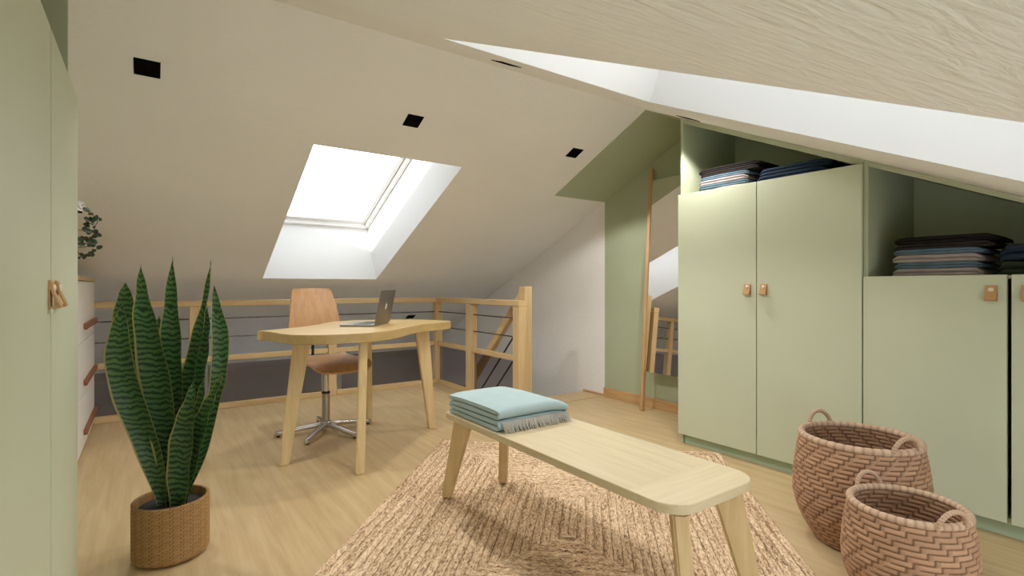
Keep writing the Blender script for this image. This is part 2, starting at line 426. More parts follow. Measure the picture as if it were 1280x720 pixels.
T = 0.62
SKY_U0, SKY_U1, SKY_Y0, SKY_Y1 = 0.890, 2.745, 0.803, 1.812     # skylight hole, distance down the slope from the ridge
RSKY_Y0, RSKY_Y1 = 0.820, 1.875
def slope_slab(name, sgn, ulen, mat, SKY_Y0, SKY_Y1):
    """roof face with a skylight hole; sgn -1 falls to -x, +1 falls to +x"""
    d = Vector((sgn*CO, 0, -SI)); nrm = Vector((sgn*SI, 0, CO)); R = Vector((RX, 0, RZ))
    P = lambda u, y, n: R + d*u + Vector((0, y, 0)) + nrm*n
    bm = BM(); ya, yb = Y0-0.15, Y1+0.15
    def ring(n, u0, u1, y0, y1): return [bm.verts.new(P(u, y, n)) for u, y in ((u0, y0), (u1, y0), (u1, y1), (u0, y1))]
    ob = ring(0, 0, ulen, ya, yb); ib = ring(0, SKY_U0, SKY_U1, SKY_Y0, SKY_Y1)
    ot = ring(T, 0, ulen, ya, yb); it = ring(T, SKY_U0, SKY_U1, SKY_Y0, SKY_Y1)
    for v in (ot[0], ot[3]): v.co = Vector((RX, v.co.y, RZ + T/CO))
    for i in range(4):
        j = (i+1) % 4
        bm.faces.new((ob[i], ob[j], ib[j], ib[i])); bm.faces.new((ot[i], it[i], it[j], ot[j]))
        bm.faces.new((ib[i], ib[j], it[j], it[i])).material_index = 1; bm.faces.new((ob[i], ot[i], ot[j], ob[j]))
    bmesh.ops.recalc_face_normals(bm, faces=bm.faces[:])
    return struct(name, bm, [mat, M['well_dimmed']], 0), P, d, nrm
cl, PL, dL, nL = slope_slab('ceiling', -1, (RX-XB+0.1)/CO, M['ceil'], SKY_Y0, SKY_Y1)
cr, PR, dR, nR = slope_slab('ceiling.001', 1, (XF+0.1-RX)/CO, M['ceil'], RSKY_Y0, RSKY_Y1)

# green paint carried up onto both slopes in front of the gables
def soffit(name, x0, x1, zf, y0, y1):
    bm = BM(); e = 0.004
    poly_y(bm, [(x0, zf(x0)-e), (x1, zf(x1)-e), (x1, zf(x1)+0.001), (x0, zf(x0)+0.001)], y0, y1)
    struct(name, bm, M['green'], 0)
soffit('trim_2', XP, RX, zl, 2.80, Y1-0.001)
soffit('trim_3', RX, -2.092, zr, 2.80, Y1-0.001)
struct('baseboard_right', box(BM(), XP+0.001, -2.092, Y1-0.018, Y1-0.001, 0.0005, 0.084, 0.002, 1), M['base_wood'])
struct('baseboard_right.001', box(BM(), XS, XP-0.001, Y1-0.012, Y1-0.001, 0.0045, 0.022, 0.002, 1), M['base_wood'])

# skylights: frame, stepped sash and glass at the head of the wells
def skylight(name, P, y0, y1):
    u0, u1 = SKY_U0, SKY_U1
    root = bpy.data.objects.new(name, None); COL.objects.link(root); root.location = P((u0+u1)/2, (y0+y1)/2, T)
    root['kind'] = 'structure'; ROOT[root] = root.location.copy()
    d = (P(1, 0, 0) - P(0, 0, 0)).normalized(); n = (P(0, 0, 1) - P(0, 0, 0)).normalized(); y = Vector((0, 1, 0))
    def bar(nm, ua, ub, ya, yb, na, nb, m, bev=0.004):
        bm = BM(); obox(bm, P((ua+ub)/2, (ya+yb)/2, (na+nb)/2), d, y, n, ub-ua, yb-ya, nb-na, bev)
        return mesh_obj(nm, bm, m, root)
    W = M['window_white']; g = 0.002
    for (k, a, b, ws) in (('frame', T-0.06, T+0.02, 0.032), ('sash', T-0.02, T+0.05, 0.075)):
        i = 0.0 if k == 'frame' else 0.034
        bar(k, u0+i, u0+ws, y0+i, y1-i, a, b, W); bar(k, u1-ws, u1-i, y0+i, y1-i, a, b, W)
        bar(k, u0+ws+g, u1-ws-g, y0+i, y0+ws, a, b, W); bar(k, u0+ws+g, u1-ws-g, y1-ws, y1-i, a, b, W)
    bar('pane', u0+0.07, u1-0.07, y0+0.07, y1-0.07, T+0.015, T+0.022, M['pane'], 0)
    return root
skylight('window_1', PL, SKY_Y0, SKY_Y1); skylight('window_2', PR, RSKY_Y0, RSKY_Y1)

def fill_window(name, x0, x1, cells, z0, z1):  # added windows out of view, there to let in fill daylight
    root = bpy.data.objects.new(name, None); COL.objects.link(root); root.location = ((x0+x1)/2, (cells[0]+cells[-1])/2, z0)
    root['kind'] = 'structure'; ROOT[root] = root.location.copy(); W = M['window_white']; xm = (x0+x1)/2
    for a, b in zip(cells[:-1], cells[1:]):
        for (ya, yb, za, zb) in ((a, b, z0, z0+0.04), (a, b, z1-0.04, z1), (a, a+0.035, z0+0.041, z1-0.041), (b-0.035, b, z0+0.041, z1-0.041)):
            mesh_obj('frame', box(BM(), xm-0.03, xm+0.03, ya, yb, za, zb, 0.003, 1), W, root)
        mesh_obj('pane', box(BM(), xm-0.003, xm+0.003, a+0.03, b-0.03, z0+0.03, z1-0.03), M['pane'], root, 0)
fill_window('fill_window_3', XF, XF+0.15, [KY0 + (KY1-KY0)*k/3 for k in range(4)], KZ0, KZ1)
fill_window('fill_window_4', XB-0.15, XB, [BY0_, (BY0_+BY1_)/2, BY1_], BZ0_, BZ1_)

# ================================================================== recessed downlights
def downlight(P, u, y, label, lit=True):
    root = thing('recessed_downlight', label, 'downlight', P(u, y, 0), 'square recessed downlights in the roof slopes')
    d = (P(1, 0, 0) - P(0, 0, 0)).normalized(); n = (P(0, 0, 1) - P(0, 0, 0)).normalized(); yv = Vector((0, 1, 0)); c = P(u, y, 0)
    bm = BM(); h = 0.047
    # square ring frame standing 2 mm proud
    for (cu, cy, su, sy) in ((-h, 0, 0.006, 2*h+0.006), (h, 0, 0.006, 2*h+0.006), (0, -h, 2*h-0.006, 0.006), (0, h, 2*h-0.006, 0.006)):
        obox(bm, c + d*cu + yv*cy - n*0.0015, d, yv, n, su, sy, 0.003)
    mesh_obj('frame', bm, M['black_matt'], root, 0)
    bm = BM(); obox(bm, c - n*0.0004, d, yv, n, 2*h-0.006, 2*h-0.006, 0.0006)
    mesh_obj('baffle', bm, M['black_matt'], root, 0)
    bm = BM(); lathe(bm, [(0.012, 0.0), (0.016, 0.002), (0.018, 0.005)], (0, 0), 20)
    for v in bm.verts: v.co = c - n*0.0042 + d*v.co.x + yv*v.co.y + n*v.co.z*0.6
    mesh_obj('aperture', bm, M['black_matt'], root)
    if lit:
        ld = bpy.data.lights.new('downlight_lamp', 'SPOT'); ld.energy = SPOT_W; ld.color = SPOT_COL
        ld.spot_size = math.radians(132); ld.spot_blend = 0.25; ld.shadow_soft_size = 0.045
        lo = bpy.data.objects.new('downlight_lamp', ld); COL.objects.link(lo); lo.parent = root
        lo.location = -n*0.035
        lo.rotation_euler = (0, 0, 0)
    return root
UL = 0.538
downlight(PL, UL, -0.005, 'black square downlight on the skylit slope, nearest the tall cabinet at left')
downlight(PL, UL, 1.295, 'black square downlight on the skylit slope just above the skylight')
downlight(PL, UL, 2.585, 'black square downlight on the skylit slope beside the green ceiling patch')
downlight(PR, UL, 1.30, 'black downlight seen edge-on beside the ridge, above the skylit slope')
downlight(PR, UL, 2.600, 'black downlight seen edge-on directly over the open top of the tall wardrobe')
UB = (RX+5.82)/CO
downlight(PL, UB, 2.594, 'small dark downlight low on the slope behind the railing, right of the laptop', False)
downlight(PL, UB, 0.041, 'small dark downlight low on the slope, seen between the snake plant leaves', False)

# ================================================================== wardrobes (right wall, mirrored on the left wall)
def handle(door, cx, z1, my, sgn):
    """leather loop handle: folded strap and stud, two sub-parts of the door"""
    yf = 2.77
    bm = BM(); wd, hh = 0.037, 0.062
    prof = [(-0.0005, z1), (-0.0035, z1+0.0005), (-0.007, z1-0.006), (-0.010, z1-0.028), (-0.020, z1-0.052), (-0.0215, z1-0.058), (-0.018, z1-hh), (-0.0005, z1-hh),
            (-0.0005, z1-hh+0.0035), (-0.013, z1-hh+0.005), (-0.016, z1-0.0535), (-0.0065, z1-0.029), (-0.0045, z1-0.02), (-0.0005, z1-0.02)]
    a = [bm.verts.new((cx-wd/2, my(yf+dy), z)) for dy, z in prof]; b = [bm.verts.new((cx+wd/2, my(yf+dy), z)) for dy, z in prof]
    N = len(prof); bm.faces.new(a); bm.faces.new(b[::-1])
    for i in range(N): bm.faces.new((a[i], a[(i+1) % N], b[(i+1) % N], b[i]))
    box(bm, cx-wd/2, cx+wd/2, my(yf-0.0036), my(yf-0.0004), z1-hh+0.0036, z1-0.0201)
    bmesh.ops.recalc_face_normals(bm, faces=bm.faces[:])
    mesh_obj('handle', bm, M['leather'], door, 30)['label'] = 'tan leather loop handle'
    bm = BM(); bmesh.ops.create_uvsphere(bm, u_segments=16, v_segments=8, radius=1)
    for v in bm.verts: v.co = Vector((cx + v.co.x*0.0095, my(yf-0.0085 + v.co.y*0.0035), z1-0.017 + v.co.z*0.0085))
    mesh_obj('handle_stud', bm, M['stud'], door)['label'] = 'pale round stud on the handle'

def wardrobe(my, side, labels):
    G, D = M['greencarc'], M['greendoor']
    zt = 1.565
    top = lambda x: zr(x) - 0.0012
    # ---- tall unit
    t = thing('tall_wardrobe', labels[0], 'wardrobe', (-1.57, my(3.09), 0))
    def pan(nm, x0, x1, ya, yb, pts=None, z0=0, z1=1, m=G, parent=t, bev=0.0015):
        bm = BM()
        if pts: poly_y(bm, pts, my(ya), my(yb))
        else: box(bm, x0, x1, my(ya), my(yb), z0, z1, bev, 1)
        return mesh_obj(nm, bm, m, parent, 0)
    def slant(x0, x1, z0, dz=0.0): return [(x0, z0), (x1, z0), (x1, top(x1)-dz), (x0, top(x0)-dz)]
    yb = 3.385
    pan('side_panel', 0, 0, 2.792, yb, slant(-2.086, -2.068, 0.0))
    pan('back_panel', 0, 0, yb-0.012, yb, slant(-2.067, -1.05, 0.03))
    pan('shelf', -2.067, -1.05, 2.793, yb-0.013, z0=zt, z1=zt+0.018)
    pan('shelf', -2.067, -1.05, 2.793, yb-0.013, z0=0.062, z1=0.080)
    pan('top_rail', 0, 0, 2.793, 2.815, [(-2.067, top(-2.067)-0.03), (-1.05, top(-1.05)-0.03), (-1.05, top(-1.05)), (-2.067, top(-2.067))])
    pan('roof_panel', 0, 0, 2.816, yb-0.013, [(-2.067, top(-2.067)-0.012), (-1.05, top(-1.05)-0.012), (-1.05, top(-1.05)), (-2.067, top(-2.067))])
    pan('plinth', -2.067, -1.05, 2.806, 2.822, z0=0.0, z1=0.06, m=M['greenplinth'])
    d1 = pan('door', -2.090, -1.5715 if side > 0 else -1.560, 2.77, 2.7905, z0=0.062, z1=1.583, m=D, bev=0.001)
    d2 = pan('door', -1.5665 if side > 0 else -1.546, -1.050, 2.77, 2.7905, z0=0.062, z1=1.583, m=D, bev=0.001)
    handle(d1, -1.620, 1.013, my, side); handle(d2, -1.526, 1.013, my, side)
    # ---- low unit under the falling slope
    t2 = thing('low_wardrobe', labels[1], 'wardrobe', (-0.54, my(3.09), 0))
    xe = 0.0; zs = 1.03
    pan('side_panel', 0, 0, 2.792, yb, slant(-1.049, -1.031, 0.0), parent=t2)
    pan('side_panel', 0, 0, 2.792, yb, slant(-0.018, xe, 0.0), parent=t2)
    pan('back_panel', 0, 0, yb-0.012, yb, slant(-1.030, -0.019, 0.03), parent=t2)
    pan('shelf', -1.030, -0.019, 2.793, yb-0.013, z0=zs, z1=zs+0.014, parent=t2)
    pan('shelf', -1.030, -0.019, 2.793, yb-0.013, z0=0.062, z1=0.080, parent=t2)
    pan('top_rail', 0, 0, 2.793, 2.815, [(-1.030, top(-1.03)-0.024), (-0.019, top(-0.019)-0.024), (-0.019, top(-0.019)), (-1.030, top(-1.03))], parent=t2)
    pan('roof_panel', 0, 0, 2.816, yb-0.013, [(-1.030, top(-1.03)-0.012), (-0.019, top(-0.019)-0.012), (-0.019, top(-0.019)), (-1.030, top(-1.03))], parent=t2)
    pan('plinth', -1.0305, -0.019, 2.806, 2.822, z0=0.0, z1=0.06, m=M['greenplinth'], parent=t2)
    e1 = pan('door', -1.0435, -0.5430, 2.77, 2.7905, z0=0.064, z1=1.046, m=D, parent=t2, bev=0.001)
    e2 = pan('door', -0.5290, -0.0250, 2.77, 2.7905, z0=0.064, z1=1.046, m=D, parent=t2, bev=0.001)
    handle(e1, -0.588, 1.003, my, side); handle(e2, -0.480, 1.003, my, side)
wardrobe(lambda y: y, 1, ('tall sage green two-door wardrobe with open clothes shelf, right of the mirror',
                          'low sage green two-door wardrobe behind the woven baskets, open shelf under the slope'))
wardrobe(lambda y: 2.59 - y, -1, ('tall sage green wardrobe cropped by the left picture edge, leather loop handles',
                                  'low sage green wardrobe facing the baskets from the other gable'))

# ================================================================== folded clothes
def garment(name, label, x0, x1, yf, dep, z, h, mat, group, wob=0.003, lift=(0, 0)):
    """folded garment: front edge is a soft double fold with a crease, sides slightly uneven"""
    root_loc = ((x0+x1)/2, yf+dep/2, z)
    bm = BM(); N = 16; ph = random.uniform(0, 6)
    sec = []
    for k in range(6):                                  # lower fold lip
        a = -PI/2 - PI*k/5*1.0; sec.append((h*0.25 + math.cos(a)*h*0.25, h*0.25 + math.sin(a)*h*0.25*1.0))
    for k in range(6):                                  # upper fold lip
        a = -PI/2 - PI*k/5; sec.append((h*0.22 + math.cos(a)*h*0.26, h*0.75 + math.sin(a)*h*0.25))
    sec.append((dep*0.5, h*1.0)); sec.append((dep*0.96, h*0.97)); sec.append((dep, h*0.5)); sec.append((dep*0.96, 0.0)); sec.append((dep*0.5, 0.0))
    rings = []
    for i in range(N+1):
        t = i/N; x = x0 + (x1-x0)*t
        e = min(1.0, min(t, 1-t)*9); sh = 0.55 + 0.45*math.sqrt(max(0, 1-(1-e)**2))
        yo = wob*math.sin(ph + t*7.0) + (1-sh)*0.03
        lz = lift[0]*(1-t)**2 + lift[1]*t*t
        rings.append([bm.verts.new((x + 0.004*math.sin(ph*3 + q*1.9)*(1 if i in (0, N) else 0), yf + yo + sy, z + lz*(sz/h) + (h*0.5 + (sz-h*0.5)*sh) - h*0.5*(1-sh)*1.0)) for q, (sy, sz) in enumerate(sec)])
    K = len(sec)
    for i in range(N):
        for k in range(K): bm.faces.new((rings[i][k], rings[i+1][k], rings[i+1][(k+1) % K], rings[i][(k+1) % K]))
    bm.faces.new(rings[0]); bm.faces.new(rings[-1][::-1])
    bmesh.ops.recalc_face_normals(bm, faces=bm.faces[:])
    o = mesh_obj(name, bm, mat, None, 50, root_loc)
    return tag(o, label, 'clothes', group)

zt = 1.584
g = 'folded clothes on the tall wardrobe shelf'
stack = [('g_grey', 0.018, 'grey folded garment at the bottom of the tall wardrobe shelf stack'),
         ('g_blue', 0.024, 'faded blue folded garment second from the bottom on the tall wardrobe shelf'),
         ('g_grey', 0.030, 'grey folded garment in the middle of the tall wardrobe shelf stack'),
         ('g_blue', 0.022, 'faded blue folded garment just under the black ones on the tall wardrobe shelf'),
         ('g_dark', 0.024, 'charcoal folded garment second from the top on the tall wardrobe shelf'),
         ('g_black', 0.024, 'black folded garment topping the mixed stack on the tall wardrobe shelf')]
for k, (m, h, lab) in enumerate(stack):
    x1 = -1.655 + random.uniform(-0.01, 0.01) + (0.05 if k >= 4 else 0)
    garment('folded_garment', lab, -1.985 + random.uniform(-0.01, 0.01), x1, 2.835 + random.uniform(-0.004, 0.004), 0.30, zt, h, M[m], g)
    zt += h + 0.0004
garment('folded_garment', 'navy folded jeans lying flat beside the mixed stack, tall wardrobe shelf, lower one', -1.615, -1.235, 2.84, 0.32, 1.5845, 0.040, M['g_navy'], g)
garment('folded_garment', 'navy folded jeans on top of the pair beside the mixed stack, tall wardrobe shelf', -1.600, -1.215, 2.845, 0.31, 1.625, 0.038, M['g_navy'], g)
g = 'folded clothes on the low wardrobe shelf'
zt = 1.0445
stack = [('g_grey', 0.036, 'grey folded garment at the bottom of the low wardrobe shelf stack'),
         ('g_blue', 0.026, 'blue folded garment second from the bottom on the low wardrobe shelf'),
         ('g_grey', 0.036, 'grey folded garment third from the bottom on the low wardrobe shelf'),
         ('g_blue', 0.024, 'blue folded garment under the black ones on the low wardrobe shelf'),
         ('g_dark', 0.024, 'charcoal folded garment under the top black one, low wardrobe shelf'),
         ('g_black', 0.030, 'black folded garment on top of the stack on the low wardrobe shelf')]
for k, (m, h, lab) in enumerate(stack):
    garment('folded_garment', lab, -0.945 + random.uniform(-0.008, 0.008), (-0.632 if k < 4 else -0.60) + random.uniform(-0.006, 0.006), 2.835 + random.uniform(-0.004, 0.004), 0.30, zt, h, M[m], g)
    zt += h + 0.0004
garment('folded_garment', 'dark moss folded garment, lower of the pair at the right end of the low shelf', -0.585, -0.30, 2.85, 0.28, 1.0445, 0.060, M['g_moss'], g)
garment('folded_garment', 'navy folded garment on the pair at the right end of the low shelf', -0.580, -0.28, 2.845, 0.28, 1.105, 0.066, M['g_navy'], g)

# ================================================================== leaning mirror
mt = thing('leaning_mirror', 'tall narrow oak-framed mirror leaning on the green wall beside the wardrobe', 'mirror', (-2.52, 3.24, 0))
fy, ty, mh = 3.235, 3.352, 1.95
ln = Vector((0, ty-fy, mh)).normalized(); mn = Vector((0, -ln.z, ln.y)); xa = Vector((1, 0, 0))
LN = math.hypot(ty-fy, mh)
def on(x, s, off): return Vector((x, fy, 0.0)) + ln*s + mn*off
for x in (-2.785, -2.255):
    bm = BM(); obox(bm, on(x, LN/2+0.0035, 0), xa, mn, ln, 0.028, 0.032, LN, 0.003); mesh_obj('stile', bm, M['mirror_frame'], mt)
bm = BM(); obox(bm, on(-2.52, 1.09, -0.002), xa, mn, ln, 0.50, 0.008, 1.54); mesh_obj('back_board', bm, M['mirror_frame'], mt, 0)
bm = BM(); obox(bm, on(-2.52, 1.09, 0.005), xa, mn, ln, 0.50, 0.004, 1.54); mesh_obj('mirror_glass', bm, M['mirror'], mt, 0)

# ================================================================== railing round the stair hall
rl = thing('stair_railing', 'pine railing with cables and smoked glass infill round the stair opening', 'railing', (-4.84, 2.45, 0))
PX, PY_, PZ_ = M['pine_x'], M['pine_y'], M['pine_z']
def rb(nm, x0, x1, y0, y1, z0, z1, m, bev=0.003): 
    return mesh_obj(nm, box(BM(), x0, x1, y0, y1, z0, z1, bev, 1), m, rl)
XR0, XR1 = -4.865, -4.795
posts_y = (-0.76, 0.30, 1.375, 2.455)
for y in posts_y: rb('post', XR0, XR1, y-0.036, y+0.036, 0.0, 0.838, PZ_)
rb('top_rail', XR0-0.003, XR1+0.003, Y0+0.005, 2.494, 0.839, 0.885, PY_)
SY0, SY1 = 2.420, 2.490
for x0 in (-4.190, -3.430): rb('post', x0, x0+0.088, SY0, SY1, 0.0, 0.838, PZ_)
rb('top_rail', XR1+0.004, -3.341, SY0-0.003, SY1+0.003, 0.839, 0.885, PX)
for a, b in zip(posts_y[:-1], posts_y[1:]):
    ya, yb = a+0.037, b-0.037
    rb('middle_rail', -4.85, -4.81, ya, yb, 0.392, 0.434, PY_)
    rb('bottom_rail', -4.85, -4.795, ya, yb, 0.0005, 0.046, PY_)
    for z in (0.738, 0.585): mesh_obj('cable', tube(BM(), [(-4.83, ya, z), (-4.83, (ya+yb)/2, z), (-4.83, yb, z)], 0.0055, 8), M['steel'], rl)
    pn = rb('glass_panel', -4.836, -4.828, ya+0.055, yb-0.055, 0.047, 0.362, M['smoked'], 0)
    pn['label'] = 'smoked glass panel'
for x0, x1 in ((XR1+0.001, -4.191), (-4.101, -3.431)):
    rb('middle_rail', x0, x1, 2.435, 2.475, 0.392, 0.434, PX)
    rb('bottom_rail', x0, x1, 2.43, 2.48, 0.0005, 0.046, PX)
    for z in (0.738, 0.585): mesh_obj('cable', tube(BM(), [(x0, 2.455, z), ((x0+x1)/2, 2.455, z), (x1, 2.455, z)], 0.0055, 8), M['steel'], rl)
    pn = rb('glass_panel', x0+0.02, x1-0.02, 2.451, 2.459, 0.047, 0.385, M['smoked'], 0)
    pn['label'] = 'smoked glass panel'

# stair: tall newel, sloping handrail with cables, treads going down
st = thing('stair_flight', 'pine stair going down behind the railing, tall newel and sloping handrail', 'stairs', (-3.42, 2.545, 0))
mesh_obj('newel_post', box(BM(), -3.462, -3.372, 2.505, 2.575, 0.0, 0.998, 0.003, 1), PZ_, st)
hs = 1.02
hd = Vector((-1, 0, -hs)).normalized(); hn = Vector((-hd.z, 0, hd.x)) 
hl = 2.2
pt = lambda s, z: Vector((-3.464, 2.545, z)) + hd*s
bm = BM(); obox(bm, pt(hl/2, 0.925), hd, Vector((0, 1, 0)), hn, hl, 0.05, 0.06, 0.003); mesh_obj('handrail', bm, PX, st)
for z in (0.70, 0.50): mesh_obj('cable', tube(BM(), [pt(0.03, z), pt(1.0, z), pt(hl-0.05, z)], 0.0075, 8), M['steel'], st)
for k in range(10):
    x = XS - 0.20*k
    mesh_obj('tread', box(BM(), x-0.24, x-0.005, 2.60, Y1-0.006, -0.2*(k+1)-0.03, -0.2*(k+1), 0.003, 1), PX, st)
mesh_obj('stringer', poly_y(BM(), [(XS, -0.02), (XS-2.1, -0.02-2.1*1.02), (XS-2.1, -0.30-2.1*1.02), (XS, -0.30)], 2.545, 2.595), PX, st, 0)
bm = BM(); box(bm, XS-2.06, XS-1.98, 2.515, 2.544, LOW, -0.9, 0.003, 1); mesh_obj('lower_post', bm, PZ_, st)

# ================================================================== dresser at the left gable
dr = thing('white_dresser', 'white dresser with dark brown drawer pulls behind the left wardrobe', 'dresser', (-4.2, -0.55, 0))
mesh_obj('body', box(BM(), -4.785, -3.55, Y0+0.004, -0.335, 0.02, 1.035, 0.002, 1), M['white_lacq'], dr)
mesh_obj('top', box(BM(), -4.788, -3.545, Y0+0.004, -0.315, 1.0355, 1.060, 0.002, 1), PX, dr)
mesh_obj('plinth', box(BM(), -4.76, -3.57, Y0+0.02, -0.36, 0.0, 0.0195), M['white_lacq'], dr, 0)
for z0, z1 in ((0.03, 0.325), (0.331, 0.665), (0.671, 1.028)):
    dw = mesh_obj('drawer', box(BM(), -4.780, -3.555, -0.3345, -0.320, z0, z1, 0.002, 1), M['white_lacq'], dr)
    zz = z0 + 0.075
    bm = BM(); box(bm, -4.770, -4.02, -0.3195, -0.300, zz, zz+0.030, 0.003, 1)
    for q in range(6):                                     # toothed lower edge of the pull
        xx = -4.76 + q*0.125
        box(bm, xx, xx+0.07, -0.3195, -0.306, zz-0.010, zz+0.001)
    mesh_obj('handle', bm, M['brown_strip'], dw)['label'] = 'dark brown wooden pull'

# vase with drooping leafy stems on the dresser
vz = thing('leafy_stems_vase', 'vase of drooping dark-leaved stems on the white dresser', 'plant', (-3.80, -0.52, 1.0605))
mesh_obj('vase', lathe(BM(), [(0.045, 1.0605), (0.065, 1.10), (0.07, 1.17), (0.05, 1.25), (0.03, 1.29), (0.035, 1.31), (0.028, 1.308)], (-3.80, -0.52), 24), M['ceramic'], vz)
def pp(x, y): return Vector((-3.68, -0.315 + (x/6.55 - 7.0)*0.0034, 1.515 - y*0.00067))
stems = [[(20, 190), (60, 150), (135, 160), (185, 195), (208, 232), (190, 268), (178, 305), (140, 315)], [(20, 300), (95, 300), (100, 262), (118, 222), (155, 215)],
         [(10, 350), (50, 372), (105, 366), (133, 380), (165, 340), (205, 350)], [(10, 400), (80, 420), (150, 418), (190, 400)], [(10, 440), (150, 432), (205, 430)], [(20, 470), (65, 522), (100, 515), (140, 498), (158, 460)]]
base = Vector((-3.80, -0.52, 1.30))
random.seed(5)
leafbm = BM()
def disc_leaf(bm, c, r, dirv):
    nrm = Vector((random.uniform(0.4, 1), random.uniform(-0.5, 0.5), random.uniform(-0.5, 0.6))).normalized()
    a = dirv - nrm*dirv.dot(nrm)
    a = a.normalized(); b = nrm.cross(a)
    vs_ = [bm.verts.new(c + a*(r*1.25*math.cos(2*PI*k/8)) + b*(r*0.85*math.sin(2*PI*k/8)) + nrm*(0.25*r*abs(math.sin(2*PI*k/8)))) for k in range(8)]
    ce = bm.verts.new(c - nrm*0.001)
    for k in range(8): bm.faces.new((vs_[k], vs_[(k+1) % 8], ce))
for s in stems:
    off = random.uniform(-0.06, 0.06)
    pts = [base, (base + pp(*s[0]))/2 + Vector((0, 0, 0.05))] + [pp(*q) + Vector((off, 0, 0)) for q in s]
    cv = open_curve(pts, 6)
    mesh_obj('stem', tube(BM(), cv, 0.0022, 5), M['stem'], vz)
    for q in s[1:]:
        for _ in range(2):
            disc_leaf(leafbm, pp(*q) + Vector((off + random.uniform(-0.02, 0.02), random.uniform(-0.012, 0.012), random.uniform(-0.012, 0.012))), random.uniform(0.010, 0.0155), Vector((random.uniform(-1, 1), random.uniform(-1, 1), random.uniform(-1, 1))))
lo = mesh_obj('foliage', leafbm, M['small_leaf'], vz, 0); lo['kind'] = 'stuff'
bm = BM()
for k in range(26):
    c = pp(45 + random.uniform(-40, 55), 110 + random.uniform(-25, 40)) + Vector((random.uniform(-0.05, 0.05), 0, 0))
    disc_leaf(bm, c, random.uniform(0.008, 0.014), Vector((random.uniform(-1, 1), random.uniform(-1, 1), random.uniform(-1, 1))))
lo = mesh_obj('pale_plume', bm, M['plume'], vz, 0); lo['kind'] = 'stuff'; lo['label'] = 'pale grey dried flower heads'

# ================================================================== snake plant
PC = Vector((-2.31, 0.07, 0.0))
sp = thing('snake_plant', 'tall snake plant with banded green leaves in a round woven pot', 'plant', PC)
def weave_grid(bm, cx, cy, prof, cols, rows, amp, layer, tintl, out=1, su=3, vs_n=(0.0, 0.22, 0.5, 0.78), zig=6, over_n=4):
    """woven wall: strands pass over three uprights and under one, zigzagging; prof(t) -> (r, z)"""
    grid = []; tints = []
    for j in range(rows):
        zz = j % (2*zig); sh = zz if zz < zig else 2*zig - zz
        for fv in vs_n:
            row = []
            for i in range(cols):
                ph = (i + sh) % over_n; over = ph != 0
                run = (i + sh)//over_n
                for k in range(su):
                    fu = k/su
                    r, z = prof((j+fv)/rows)
                    a = 2*PI*(i+fu)/cols
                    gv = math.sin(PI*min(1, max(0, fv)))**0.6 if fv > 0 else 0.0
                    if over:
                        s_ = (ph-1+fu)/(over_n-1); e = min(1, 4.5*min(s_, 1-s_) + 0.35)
                        h = amp*gv*e; tn = 0.80 if fv > 0 else 0.04  # grooves between strand rows tinted dark, shade put into the colour
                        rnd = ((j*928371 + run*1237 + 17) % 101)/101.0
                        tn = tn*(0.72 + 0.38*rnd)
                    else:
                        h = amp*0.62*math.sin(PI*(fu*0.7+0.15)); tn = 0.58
                        if k == 0: h = 0; tn = 0.03  # gap beside each upright tinted near black as painted shade
                    rr = r + out*h
                    v = bm.verts.new((cx + rr*math.cos(a), cy + rr*math.sin(a), z)); v[layer] = tn
                    row.append(v)
            grid.append(row)
    r, z = prof(1.0); n = cols*su; row = []
    for q in range(n):
        v = bm.verts.new((cx + r*math.cos(2*PI*q/n), cy + r*math.sin(2*PI*q/n), z)); v[layer] = 0.3; row.append(v)
    grid.append(row)
    for j in range(len(grid)-1):
        A, B = grid[j], grid[j+1]
        for q in range(n):
            f = (A[q], A[(q+1) % n], B[(q+1) % n], B[q]); bm.faces.new(f if out > 0 else f[::-1])
    return grid
def woven_body(cx, cy, prof, thick, cols, rows, amp, mat, name, parent, zig=6, zbot=0.001, inner_rows=None, in_from=0.08):
    bm = BM(); lay = bm.verts.layers.float.new('tint')
    g1 = weave_grid(bm, cx, cy, prof, cols, rows, amp, lay, None, 1, zig=zig)
    ip = lambda t: (prof(in_from + (1-in_from)*t)[0]-thick, prof(in_from + (1-in_from)*t)[1])
    g2 = weave_grid(bm, cx, cy, ip, cols, inner_rows or rows, amp*0.8, lay, None, -1, zig=zig)
    n = len(g1[0])
    for q in range(n):
        bm.faces.new((g1[-1][q], g1[-1][(q+1) % n], g2[-1][(q+1) % n], g2[-1][q]))
    v0 = bm.verts.new((cx, cy, zbot)); v0[lay] = 0.3
    v1 = bm.verts.new((cx, cy, ip(0)[1])); v1[lay] = 0.3
    for q in range(n):
        bm.faces.new((v0, g1[0][(q+1) % n], g1[0][q])); bm.faces.new((v1, g2[0][q], g2[0][(q+1) % n]))
    return mesh_obj(name, bm, mat, parent, 60)
PR_, PH = 0.122, 0.212
def pot_prof(t):
    z = 0.002 + t*PH
    r = PR_ - 0.022*max(0, 1 - z/0.022)**2
    return r, z
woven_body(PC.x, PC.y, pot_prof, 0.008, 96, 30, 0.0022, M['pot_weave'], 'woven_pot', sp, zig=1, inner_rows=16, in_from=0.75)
lathe_bm = BM(); lathe(lathe_bm, [(PR_-0.011, 0.160), (PR_-0.011, 0.182), (0.06, 0.187), (0.01, 0.186)], (PC.x, PC.y), 40)
mesh_obj('soil', lathe_bm, M['soil'], sp)
R_AX = Vector((math.sin(YAW), math.cos(YAW), 0)); F_AX = Vector((math.cos(YAW), -math.sin(YAW), 0))   # plant-local right and front
